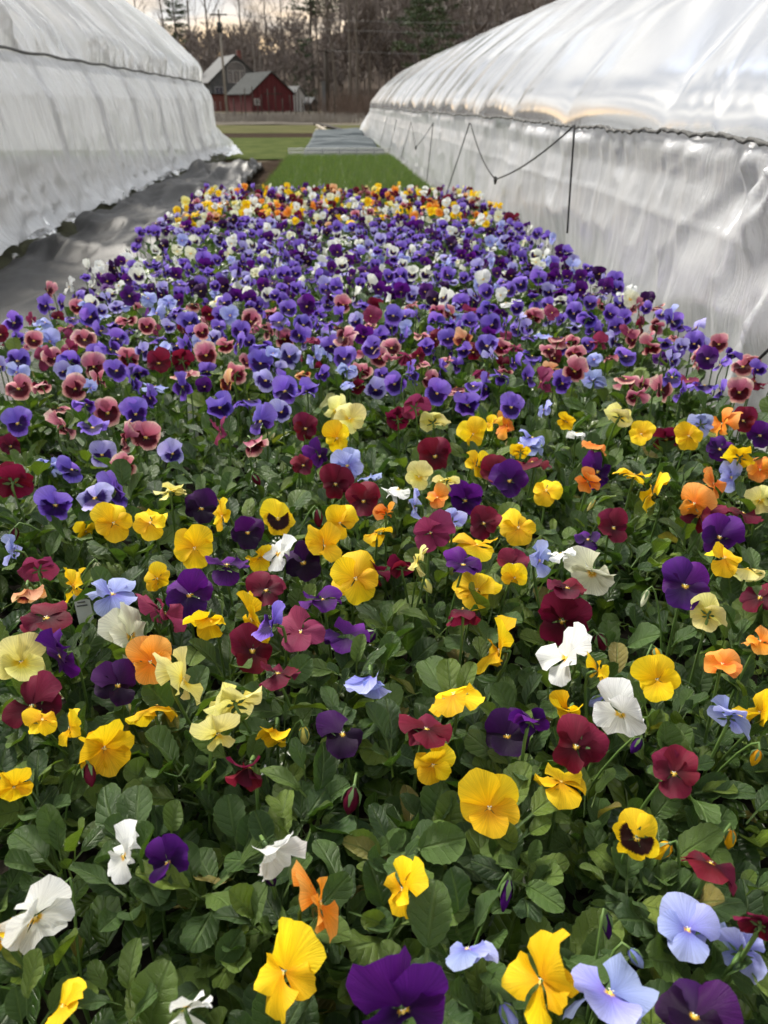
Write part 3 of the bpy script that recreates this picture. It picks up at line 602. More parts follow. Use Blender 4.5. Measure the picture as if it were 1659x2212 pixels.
end = np.clip((Yg-15.3)/0.9, 0, 1); flare = end*end*np.clip(0.35-T, 0, 1)*0.9
X = sx[None, :] + nx_[None, :]*d + flare + np.exp(-T/0.07)*(0.05 + 0.05*vnoise(Yg*3, T*0, 7)); Z = sz[None, :] + np.exp(-T/0.05)*0.05*vnoise(Yg*4.1, T*0, 8) + 0*d
grid_mesh("side_film", np.stack([X, Yg, Z], -1) + OFF, M_FILM_L, Lroot, uv=np.stack([Yg, Sg], -1))
rx, rz, rt = resample([(-2.29, 1.215), (-2.46, 1.47), (-2.90, 1.90), (-3.63, 2.42), (-4.3, 2.80), (-5.2, 3.14), (-6.0, 3.26)], 70)
rnx, rnz = profile_normals(rx, rz); rnx, rnz = np.abs(rnx), np.abs(rnz)
ys2 = ysamp(YL0, YL1, 0.022, 0.0016)
Yg, Sg = np.meshgrid(ys2, rt, indexing='ij'); T = Sg/rt[-1]
d = 0.070*rid(vnoise(Yg*1.5 + 0.5*Sg, Sg*0.35, 11)) + 0.050*rid(vnoise(Yg*3.3 + 0.3*Sg, Sg*0.55, 12)) + 0.012*rid(vnoise(Yg*9 + 0.8*Sg, Sg*1.2, 13))
d += 0.060*np.abs(np.sin(math.pi*(Yg/0.40 + 0.22*vnoise(Yg*1.1, Sg*0.8, 15))))**0.5
d += np.exp(-Sg/0.28)*0.05*rid(vnoise(Yg*6.5 + 2.2*Sg, Sg*2.5, 14))
d *= np.clip(Sg*7, 0, 1)
RX, RZ_ = rx[None, :] + rnx[None, :]*d, rz[None, :] + rnz[None, :]*d
grid_mesh("roof_film", np.stack([RX, Yg, RZ_], -1) + OFF, M_FILM_LR, Lroot, uv=np.stack([Yg, Sg], -1))
# far slope and wall (seen through the film)
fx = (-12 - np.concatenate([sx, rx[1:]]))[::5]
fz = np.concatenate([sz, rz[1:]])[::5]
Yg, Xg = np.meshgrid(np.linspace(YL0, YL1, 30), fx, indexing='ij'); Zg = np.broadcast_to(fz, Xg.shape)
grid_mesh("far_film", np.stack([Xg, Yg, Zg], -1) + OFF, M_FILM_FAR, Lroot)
e = MB(); px = np.concatenate([sx, rx[1:]]); pz = np.concatenate([sz, rz[1:]])
pr = [(x, YL1-0.05, z) for x, z in zip(px, pz)]; mir = [(-12-x, YL1-0.05, z) for x, z in zip(px, pz)][::-1]
pts = np.array(pr + mir[1:]) + OFF; e.add(pts, [tuple(range(len(pts)))]); e.build("end_film", M_FILM_LR, Lroot)
for k in range(13):
    y = -1.6 + k*1.45
    if y > 16.1: break
    hp = [(x-0.05, y, z) for x, z in zip(px[::6], pz[::6]-0.02)]; q = MB(); q.tube(np.array(hp)+OFF, 0.024, n=6); q.build("hoop", M_PIPE, Lroot, smooth=True)
q = MB(); q.tube([(-2.275+6, y, 1.208 + 0.006*math.sin(y*7)) for y in np.arange(YL0, YL1, 0.12)], 0.011, n=5); q.build("seam_cord", M_SEAM, Lroot, smooth=True)
q = MB(); q.tube([(-2.33+6, YL0, 1.16), (-2.33+6, YL1, 1.16)], 0.03, n=6); q.build("hip_rail", M_PIPE, Lroot, smooth=True)
q = MB(); q.box((-2.16+6, (YL0+YL1)/2, 0.10), (0.04, YL1-YL0-0.1, 0.2)); q.build("baseboard", M_BASEB, Lroot)
# gathered film hem lying on the ground
ysk = ysamp(YL0, YL1, 0.02, 0.002); Yg, Tg = np.meshgrid(ysk, np.linspace(0, 1, 14), indexing='ij')
w = 0.13 + 0.05*vnoise(Yg*1.4, Yg*0, 21)
X = -2.07 + Tg*w + 0.02*vnoise(Yg*9, Tg*4, 22) + np.clip((Yg-15.5)/0.7, 0, 1)*0.3; Z = 0.13*(1-Tg)**1.5 + 0.035*rid(vnoise(Yg*7+2*Tg, Tg*3, 23))*(1-0.4*Tg) + 0.02
grid_mesh("film_hem", np.stack([X, Yg, Z], -1) + OFF, M_FILM_L, Lroot)

# ---- right greenhouse
Rroot = tag(empty("greenhouse", (3.56, 0, 0)), "low shiny plastic hoop greenhouse with black ropes right of the flower bed", "greenhouse", "plastic hoop greenhouses")
OFR = np.array([-3.5, 0, 0]); YR0, YR1 = -1.0, 24.4; WX = 1.07
sx, sz, st = resample([(1.07, 0.0), (1.055, 0.25), (1.06, 0.52), (1.10, 0.772)], 60)
ys = ysamp(YR0, YR1, 0.010, 0.0040)
Yg, Sg = np.meshgrid(ys, st, indexing='ij'); T = Sg/st[-1]
d = 0.018*rid(vnoise(Yg*1.3 + 0.5*T, T*1.4, 31)) + 0.012*rid(vnoise(Yg*4.2 - 1.2*T, T*1.6, 32)) + 0.006*rid(vnoise(Yg*12 + T, T*4, 33))
d += 0.010*rid(vnoise(Yg*6.5 + 1.6*(1-T), T*0.9, 47))
d += np.exp(-(1-T)/0.20)*0.024*rid(vnoise(Yg*13 + 2.5*(1-T), T*1.5, 34))*np.clip(vnoise(Yg*1.1, T*0, 38)*0.8+0.6, 0.15, 1)
fan = np.exp(-((Yg-1.75)/0.6)**2)                                       # loose, slumped film near the camera
d += fan*0.055*rid(vnoise((Yg-1.7)/(0.35+(1-T))*3.2, T*0.8, 35)) + np.exp(-((Yg-1.05)/0.4)**2)*0.07*np.exp(-((T-0.85)/0.13)**2)
d += 0.0035*np.exp(-((Sg-0.53-0.02*vnoise(Yg*1.2, T*0, 36))/0.012)**2)   # horizontal crease
d += np.clip(0.3-T, 0, 1)*0.05*rid(vnoise(Yg*4, T*7, 37))
env = np.clip((1-T)*14, 0, 1); d = d*env
endf = np.clip((Yg-23.2)/1.2, 0, 1)**2*np.clip(0.9-T, 0, 1)*0.45
X = sx[None, :] - d + 0.03*np.clip((1-T)*6, 0, 1) - endf; Z = np.broadcast_to(sz, X.shape) + 0.014*vnoise(Yg*2.4, T*0, 40)*T
grid_mesh("side_film", np.stack([X, Yg, Z], -1) + OFR, M_FILM_R, Rroot, uv=np.stack([Yg, Sg], -1))
rx, rz, rt = resample([(1.088, 0.772), (1.10, 0.82), (1.17, 0.94), (1.42, 1.22), (1.93, 1.58), (2.5, 1.84), (3.0, 2.0), (3.5, 2.06)], 80)
rnx, rnz = profile_normals(rx, rz); rnx, rnz = -np.abs(rnx), np.abs(rnz)
Yg, Sg = np.meshgrid(ysamp(YR0, YR1, 0.014, 0.0040), rt, indexing='ij')
hoopw = np.abs(np.sin(math.pi*(Yg-0.4)/1.25))**0.6                       # film bellies out between hoops
far = np.clip((Yg-5)/7, 0, 1)
d = (0.018 + 0.020*far)*hoopw + 0.010*vnoise(Yg*0.8, Sg*0.9, 41) + 0.012*far*rid(vnoise(Yg*2.6, Sg*0.7, 42))
d += np.exp(-Sg/0.22)*(0.010*rid(vnoise(Yg*7 + 1.2*Sg, Sg*1.5, 43))*np.clip(vnoise(Yg*0.8, Sg*0, 44)+0.35, 0.08, 1))
d += np.exp(-((Yg-2.1)/0.45)**2)*np.exp(-Sg/0.45)*0.014*rid(vnoise((Yg-2.1)*7/(0.6+Sg), Sg*0.7, 45))
d *= np.clip(Sg*9, 0, 1)
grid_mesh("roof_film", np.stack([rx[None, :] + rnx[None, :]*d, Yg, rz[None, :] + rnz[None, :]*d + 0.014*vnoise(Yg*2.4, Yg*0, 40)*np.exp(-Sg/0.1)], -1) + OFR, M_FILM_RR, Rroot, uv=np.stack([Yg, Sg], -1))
px = np.concatenate([sx, rx[1:]]); pz = np.concatenate([sz, rz[1:]])
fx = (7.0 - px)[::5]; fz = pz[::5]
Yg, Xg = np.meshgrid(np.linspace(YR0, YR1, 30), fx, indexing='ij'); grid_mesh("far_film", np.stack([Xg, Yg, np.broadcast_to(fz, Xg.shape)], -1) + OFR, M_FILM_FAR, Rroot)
e = MB(); pr = [(x, YR1-0.05, z) for x, z in zip(px, pz)]; mir = [(7-x, YR1-0.05, z) for x, z in zip(px, pz)][::-1]
pts = np.array(pr + mir[1:]) + OFR; e.add(pts, [tuple(range(len(pts)))]); e.build("end_film", M_FILM_RR, Rroot)
for k in range(21):
    y = -0.85 + k*1.25
    hp = [(x+0.06, y, z-0.02) for x, z in zip(px[::6], pz[::6])]; q = MB(); q.tube(np.array(hp)+OFR, 0.02, n=6); q.build("hoop", M_PIPE, Rroot, smooth=True)
seam = lambda y: Vector((1.084 - 3.5, y, 0.777 + 0.014*float(vnoise(np.float64(y*2.4), np.float64(0), 40))))
q = MB(); pts = []
for i, y in enumerate(np.arange(0.6, YR1-0.3, 0.03)):
    p = seam(y); p.x -= 0.006; p.z += 0.004*math.sin(i*2.1) + 0.006*float(vnoise(np.float64(i*0.37), np.float64(0), 77)); pts.append(p)
q.tube(pts, [0.0055 + 0.002*(i % 2) for i in range(len(pts))], n=5); q.build("seam_rope", M_SEAM, Rroot, smooth=True)
q = MB(); q.tube([(1.14-3.5, YR0, 0.74), (1.14-3.5, YR1, 0.74)], 0.022, n=6); q.build("hip_rail", M_PIPE, Rroot, smooth=True)
def wall_pt(cx, cyy):                        # a point of the zoomed crop, set on the wall
    p = on_x(730 + cx*0.56, cyy*0.56, 1.0); return Vector((p.x - 3.5, p.y, p.z))
def rope(pts, r=0.0045, sag=0.0, name="rope"):
    P = []
    for a, b in zip(pts[:-1], pts[1:]):
        for i in range(10):
            t = i/10; p = a.lerp(b, t); p.z -= 4*t*(1-t)*sag; P.append(p)
    P.append(pts[-1]); q = MB(); q.tube(P, r, n=6); q.build(name, M_ROPE, Rroot, smooth=True)
W = wall_pt
for a, b in [((860, 482), (834, 900)), ((478, 474), (392, 752)), ((345, 472), (322, 700)), ((265, 470), (228, 610)), ((212, 462), (183, 590)), ((178, 452), (150, 560)), ((1659, 1262), (1490, 1430))]:
    rope([W(*a), W(*b)])
rope([W(857, 486), W(572, 692)], sag=0.03); rope([W(572, 692), W(482, 478)], sag=0.05)
rope([W(345, 475), W(282, 568)], r=0.004, sag=0.01); rope([W(282, 568), W(266, 478)], r=0.004, sag=0.01)
for c in ((572, 692), (282, 568)):
    p = W(*c); q = MB(); q.tube([p + Vector((0, 0, 0.018)), p, p - Vector((0, 0, 0.03))], [0.007, 0.013, 0.006], n=6); q.build("knot", M_ROPE, Rroot, smooth=True)

# ================================================================== GROUND COVERS AND TRAYS
M_TARP = surf("black_ground_cover", (0.010, 0.010, 0.011), (0.024, 0.024, 0.024), scale=3, rough=0.46, bump=0.35, bscale=120, spec=0.24, dist=0.006)
Xg, Yg = np.meshgrid(np.linspace(-1.90, -0.62, 70), ysamp(-0.4, 12.5, 0.02, 0.006), indexing='ij')
tx = (Xg+1.90)/1.28
rum = np.clip((Yg-2.6)/2.5, 0, 1)
Z = 0.010 + 0.010*rid(vnoise(Yg*2+Xg*1.5, Xg*3, 51))*(0.5+rum) + rum*0.095*np.clip(rid(vnoise(Yg*0.9+Xg*1.1, Xg*1.6-Yg*0.2, 52)), 0, 1) + (0.06+rum)*0.022*rid(vnoise(Yg*3.1+Xg*2, Xg*5-Yg, 53)) + (0.2+rum)*0.007*rid(vnoise(Yg*9-Xg*5, Xg*11+Yg*2, 59))
Z += 0.19*np.exp(-((Yg-5.6-0.4*(Xg+1.2))/0.35)**2)*np.clip(tx*2.2-0.6, 0, 1)*np.clip(0.6+0.5*vnoise(Xg*4, Yg*3, 54), 0, 1.4) + 0.19*np.exp(-((Yg-8.6+0.8*(Xg+1.2))/0.5)**2)*np.clip(0.5+0.7*vnoise(Xg*3, Yg*2, 55), 0, 1.4)
Z += 0.16*np.exp(-((Yg-11.2)/0.5)**2)*np.clip(0.5+0.8*vnoise(Xg*3.5, Yg*2, 56), 0, 1.4)
ex = np.where(tx > .5, (tx-.5)*2, 0)**3; X2 = Xg + 0.10*vnoise(Yg*0.9, Yg*0, 57)*ex - ex*np.clip((Yg-5.2)/5, 0, 1)*0.45 + 0.08*vnoise(Yg*1.3, Yg*0, 58)*(1-tx)**3
tag(grid_mesh("ground_cover_tarp", np.stack([X2, Yg, np.maximum(Z, 0.006)], -1), M_TARP), "rumpled black woven ground cover between left greenhouse and pansies", "tarp")
# moss and soil along the foot of the left greenhouse
M_MOSS = surf("moss", (0.018, 0.018, 0.009), (0.042, 0.044, 0.018), scale=14, rough=0.95, bump=0.8, bscale=60)
Xg, Yg = np.meshgrid(np.linspace(-2.12, -1.86, 16), ysamp(-0.4, 16, 0.03, 0.004), indexing='ij')
tt = (Xg+2.12)/0.26
tag(grid_mesh("moss_strip", np.stack([Xg + 0.06*vnoise(Yg*1.8, Yg*0, 61)*tt, Yg, 0.008 + 0.055*np.sin(math.pi*np.clip(tt, 0, 1))*(1+0.6*fnoise(Xg*9, Yg*6, 62)) - 0.03*(tt > 0.97)], -1), [M_MOSS]), "mossy soil edge along the foot of the left greenhouse", "moss", kind="stuff")

# seedling trays
M_TRAY = surf("white_tray", (0.50, 0.50, 0.48), (0.68, 0.68, 0.66), scale=12, rough=0.6, bump=0)
M_BLADE = leaf_mat("seedling_blade", (0.034, 0.070, 0.014), (0.068, 0.118, 0.024), (0.130, 0.175, 0.055), trans=0.3, rough=0.5)
def tray_mesh(w, L):
    b = MB(); h = 0.055
    for s in (-1, 1):
        b.box((s*(w/2-0.008), 0, h/2), (0.012, L, h)); b.box((0, s*(L/2-0.007), h/2), (w-0.03, 0.010, h))
        b.box((s*(w/2-0.004), 0, h+0.003), (0.022, L, 0.006))
    b.box((0, 0, 0.02), (w-0.03, L-0.03, 0.03))
    nb = 11
    for i in range(nb+1):                   # cell walls proud of the far and near rim
        for s in (-1, 1): b.box((-w/2 + w*i/nb, s*(L/2+0.002), h+0.008), (0.014, 0.008, 0.026))
    return b.mesh("tray", M_TRAY, smooth=False)
def blades_mesh(w, L, n, seed):
    q = random.Random(seed); b = MB()
    for i in range(n):
        x, y = q.uniform(-w/2+.012, w/2-.012), q.uniform(-L/2+.012, L/2-.012); h = q.uniform(0.10, 0.175); a = q.uniform(0, 6.28)
        dx, dy = q.gauss(0, .26)*h, q.gauss(0, .26)*h; wx, wy = math.cos(a)*0.0024, math.sin(a)*0.0024
        b.add([(x-wx, y-wy, .03), (x+wx, y+wy, .03), (x+dx*.45+wx, y+dy*.45+wy, h*.6), (x+dx*.45-wx, y+dy*.45-wy, h*.6), (x+dx, y+dy, h*(1-0.25*abs(q.gauss(0, 1))*.5))],
              [(0, 1, 2, 3), (3, 2, 4)], uv=[(-.5, 0), (.5, 0), (.5, .5), (-.5, .5), (0, 1)])
    return b.mesh("seedlings", M_BLADE)
TW, TL = 0.272, 0.545
tmesh = tray_mesh(TW, TL); bm = [blades_mesh(TW, TL, 900, s) for s in range(4)]
ny, nx = 13, 6
ordn = ["first", "second", "third", "fourth", "fifth", "sixth", "seventh", "eighth", "ninth", "tenth", "eleventh", "twelfth", "thirteenth"]
for j in range(ny):
    for i in range(nx):
        t = tag(empty("seedling_tray", (-0.56 + i*0.288, 7.05 + j*0.56, 0.0)), "tray of grass-like green seedlings, %s row behind the pansies, %s from the left" % (ordn[j], ordn[i]), "seedling tray", "seedling trays behind the pansies")
        link("tray_body", tmesh, t); tag(link("seedlings", bm[(i*2+j) % 4], t), kind="stuff")
def comb_mesh():                            # empty white tray standing on edge: rim, slots between bars
    b = MB(); b.box((0, 0, 0.012), (0.268, 0.03, 0.022)); b.box((0, 0, 0.148), (0.268, 0.024, 0.014)); b.box((0, 0, 0.205), (0.268, 0.024, 0.012))
    for i in range(8): b.box((-0.126 + i*0.036, 0, 0.111), (0.015, 0.02, 0.176))
    return b.mesh("slotted_tray", M_TRAY, smooth=False)
cmb = comb_mesh()
for i in range(nx):
    tag(link("slotted_tray", cmb, None, (-0.56 + i*0.288, 14.18, 0)), "white slotted tray on edge behind the green seedlings, %s from the left" % ordn[i], "tray", "white slotted trays behind the seedlings")
# row cover over the next flats
M_COVER = surf("grey_row_cover", (0.075, 0.090, 0.098), (0.115, 0.130, 0.138), scale=2.5, spec=0.1, rough=0.75, bump=0.2, bscale=30, stretch=(0.5, 2.5, 1))
Xg, Yg = np.meshgrid(np.linspace(-0.47, 0.97, 40), np.linspace(14.4, 26.8, 420), indexing='ij')
ed = np.minimum(np.clip((Xg+0.47)/0.05, 0, 1), np.clip((0.97-Xg)/0.05, 0, 1))*np.clip((Yg-14.4)/0.1, 0, 1)
step = ((Yg-14.4)/2.1 + 0.03*vnoise(Xg*2, Yg*0, 75)) % 1.0
Z = 0.005 + ed*(0.085 + 0.075*(1-step)*np.clip(step*25, 0, 1) + 0.045*rid(vnoise(Yg*0.75+0.15*Xg, Xg*0.3, 71)) + 0.018*vnoise(Yg*3.2, Xg*0.9, 72) + 0.010*rid(vnoise(Yg*7, Xg*1.5, 74)) + 0.035*np.exp(-((((Yg-14.4)/0.92 + 0.05*Xg) % 1.0 - 0.5)/0.07)**2))
tag(grid_mesh("row_cover", np.stack([Xg + 0.02*vnoise(Yg*0.8, Yg*0, 73), Yg, Z], -1), M_COVER), "grey fabric cover stretched over flats behind the seedlings", "row cover")
# boards leaning at the far end
M_LUMBER = surf("raw_lumber", (0.38, 0.33, 0.25), (0.52, 0.46, 0.37), scale=6, rough=0.8, bump=0.2, bscale=20, stretch=(4, 4, 0.6))
def board(a, b, w, t, m, label, name="board"):
    a, b = Vector(a), Vector(b); d = b-a; q = MB(); rot = d.to_track_quat('X', 'Z').to_matrix(); q.box((0, 0, 0), (d.length, w, t), rot)
    return tag(q.build(name, m, loc=tuple((a+b)/2)), label, "board")
gA = lambda x, y, Y: tuple(on_y(x, y, Y))
board(gA(684, 268, 27.6), gA(740, 281, 27.0), 0.30, 0.06, M_DARK, "dark plank tilted across the far end of the grey cover")
board(gA(684, 270, 27.0), gA(710, 286, 26.3), 0.09, 0.04, M_LUMBER, "longer pale stick at the far end of the grey cover")
board(gA(682, 281, 26.9), gA(703, 274, 27.1), 0.08, 0.04, M_LUMBER, "shorter pale stick crossing the longer one")

# ================================================================== PANSIES
# raised bed of flats the pots stand in
q = MB(); q.box((0.04, 2.97, 0.028), (1.90, 7.2, 0.056)); tag(q.build("potting_soil_bed", M_POTSOIL), kind="structure")

def leaf_mesh(k, nv=15, nu=5, petiole=True, cren=True):
    q = random.Random(100+k); L = 1.0; wd = q.uniform(0.25, 0.39); bend = q.uniform(-0.15, 0.75); fold = q.uniform(-0.25, 0.55); tw = q.uniform(-0.5, 0.5); wav = q.uniform(0.02, 0.06)
    V, U, F = [], [], []
    for i in range(nv):
        v = i/(nv-1)
        hw = wd*max(0.0, 1 - abs((v-0.60)/(0.62 if v < 0.60 else 0.42))**(2.0 if v < 0.60 else 2.6))**(0.75 if v < .6 else 0.55)
        if i == nv-1: hw = wd*0.34
        if cren and 0 < i < nv-1: hw *= 1.0 + (0.040 if i % 2 else -0.035)
        for j in range(nu):
            u = -1 + 2*j/(nu-1); x = u*hw; y = 0.18 + v*L
            z = -bend*v*v*0.5 + fold*abs(u)**1.3*hw*1.2 + wav*math.sin(v*9+u*2+k)*abs(u)
            a = tw*v; x, z = x*math.cos(a)-z*math.sin(a)*0.6, z*math.cos(a)+x*math.sin(a)
            V.append((x, y, z)); U.append((u, v))
    for i in range(nv-1):
        for j in range(nu-1): F.append((i*nu+j, i*nu+j+1, (i+1)*nu+j+1, (i+1)*nu+j))
    b = MB(); b.add(V, F, U)
    if petiole:
        b.add([(-0.03, -0.35, -0.10), (0.03, -0.35, -0.10), (0.035, 0.20, 0.0), (-0.035, 0.20, 0.0)], [(0, 1, 2, 3)], [(-.05, 0), (.05, 0), (.05, .1), (-.05, .1)])
    return b
LEAFB = [leaf_mesh(k) for k in range(14)]
LEAFM = [b.mesh("leaf", M_LEAF) for b in LEAFB]
LEAFLO = [leaf_mesh(k, nv=6, nu=3, petiole=False, cren=False) for k in range(8)]
LOV = [(np.concatenate(b.v), b.f, np.concatenate(b.uv)) for b in LEAFLO]

def petal_mesh(kind, k, nu=11, nv=7):
    """fan-shaped petal from the eye outwards along +Y, face to +Z, unit radius"""
    q = random.Random(kind*50+k)
    A, Rr, cup, ruf = [(R(58), 1.08, -0.10, 0.085), (R(50), 0.88, 0.02, 0.065), (R(64), 0.98, -0.04, 0.085)][kind]
    A *= q.uniform(0.92, 1.08); Rr *= q.uniform(0.94, 1.06); ph = q.uniform(0, 6.28); cup += q.uniform(-0.22, 0.22); ruf *= q.uniform(0.5, 1.6); kk = q.uniform(3.0, 5.5)
    notch = 0.10 if kind == 2 else 0.02
    V, U, F = [], [], []
    for i in range(nv):
        v = (i/(nv-1)); v = v**0.85
        for j in range(nu):
            u = -1 + 2*j/(nu-1); th = u*A*(0.55 + 0.45*v)
            out = Rr*(math.cos(u*math.pi/2*0.80)**0.42)*(1 + 0.025*math.sin(kk*1.7*u+ph) - notch*math.exp(-(u/0.22)**2))
            r = 0.05 + (out-0.05)*v
            z = cup*v*v + ruf*1.5*v*v*v*math.sin(kk*u+ph) + ruf*0.6*v**4*math.sin(kk*2.6*u+ph*2) + 0.05*v*math.cos(u*math.pi)*-0.4 - 0.05*v**6
            V.append((r*math.sin(th), r*math.cos(th), z)); U.append((u, min(1, r)))
    for i in range(nv-1):
        for j in range(nu-1): F.append((i*nu+j, i*nu+j+1, (i+1)*nu+j+1, (i+1)*nu+j))
    b = MB(); b.add(V, F, U); return b
PETM = [[petal_mesh(kd, k).mesh("petal", M_EYE) for k in range(6)] for kd in range(3)]
PETLO = [[(lambda b: (np.concatenate(b.v), b.f, np.concatenate(b.uv)))(petal_mesh(kd, k, 6, 4)) for k in range(4)] for kd in range(3)]

def centre_mesh():
    b = MB()
    for i in range(5):                      # sepals
        a = 2*math.pi*i/5 + 0.3; c, s = math.cos(a), math.sin(a)
        def P(r, w, z): return (c*r - s*w, s*r + c*w, z)
        b.add([P(0.04, 0, -0.16), P(0.20, 0.075, -0.17), P(0.20, -0.075, -0.17), P(0.44, 0.02, -0.13), P(0.44, -0.02, -0.13)], [(0, 2, 1), (1, 2, 4, 3)], m=0)
    b.tube([(0, 0, -0.02), (0, 0, -0.12), (0, -0.02, -0.24)], [0.05, 0.085, 0.05], n=7, m=0)
    n = 8
    b.add([(0, -0.05, 0.065)] + [(0.045*math.cos(2*math.pi*i/n), -0.03+0.062*math.sin(2*math.pi*i/n), 0.035) for i in range(n)], [(0, i+1, (i+1) % n+1) for i in range(n)], m=1)
    for s in (-1, 1):                       # white whiskers beside the eye
        b.add([(s*0.02, 0.02, 0.055), (s*0.065, 0.035, 0.05), (s*0.055, 0.06, 0.045), (s*0.018, 0.045, 0.055)], [(0, 1, 2, 3)], m=2)
    return b
M_WHISK = surf("whisker", (0.70, 0.70, 0.55), (0.85, 0.85, 0.75), scale=100, rough=0.7, bump=0)
CENM = centre_mesh().mesh("flower", [M_CALYX, M_EYE, M_WHISK])
def bud_mesh(slim):
    b = MB(); w = 0.17 if slim else 0.28
    b.tube([(0, 0, 0), (0, 0, 0.15), (0, 0.02, 0.45), (0, 0.03, 0.75), (0, 0.03, 0.98)], [0.08, w*0.8, w, w*0.72, 0.04], n=8, m=1)
    for i in range(5):
        a = 2*math.pi*i/5; c, s = math.cos(a), math.sin(a)
        P = lambda r, ww, z: (c*r - s*ww, s*r + c*ww, z)
        b.add([P(0.06, 0, -0.05), P(w+0.02, 0.085, 0.18), P(w+0.02, -0.085, 0.18), P(w+0.05, 0.02, 0.55), P(w+0.05, -0.02, 0.55)], [(0, 2, 1), (1, 2, 4, 3)], m=0)
    b.tube([(0, 0, 0.03), (0, 0, -0.10)], [0.09, 0.05], n=6, m=0)
    return b
BUDM = [bud_mesh(True).mesh("bud", [M_CALYX, M_EYE]), bud_mesh(False).mesh("bud", [M_CALYX, M_EYE])]

PETDIR = [(0, R(33)), (0, R(-33)), (1, R(97)), (1, R(-97)), (2, R(180))]
PETZ = [-0.055, -0.035, 0.0, 0.012, 0.03]
UPZ = Vector((0, 0, 1))
def frame(pose, p, rr):
    """rotation of a flower head: petals' up = Y, face = Z"""
    c = (C0 - p).normalized(); per = (UPZ - c*UPZ.dot(c)).normalized(); rt = per.cross(c)
    j = lambda s: Vector((rr.gauss(0, s), rr.gauss(0, s), rr.gauss(0, s)))
    n = {'f': c + per*0.10, 'u': c*0.55 + per*0.8, 'e': c*0.22 + per*1.0, 'b': -c*0.75 + per*0.65, 'l': c*0.45 - rt*0.95 + per*.15,
         'r': c*0.45 + rt*0.95 + per*.15, 'd': c*0.75 - per*0.65, 'k': c*0.25 - per*0.85, 'h': c*0.1 - per*1.0 }[pose] + j(0.2)
    n.normalize(); y = per - c*0.6 if pose in 'ueb' else per + j(0.12)
    y = (y - n*y.dot(n)).normalized(); x = y.cross(n)
    m = Matrix((x, y, n)).transposed()
    return m @ Matrix.Rotation(rr.gauss(0, 0.16), 3, 'Z')
def tilts(pose, rr):
    """how far each petal leans towards (+) or away from (-) the face"""
    base = {'f': 3, 'u': -4, 'e': -10, 'b': -6, 'l': 6, 'r': 6, 'd': 10, 'k': 50, 'h': 62}[pose]
    if pose in 'kh': return [R(base + rr.gauss(0, 7)) for _ in range(5)]
    return [R(base + rr.gauss(0, 13) + (rr.choice((0, 0, 0, 35, -30)) if rr.random() < 0.5 else 0)) for _ in range(5)]

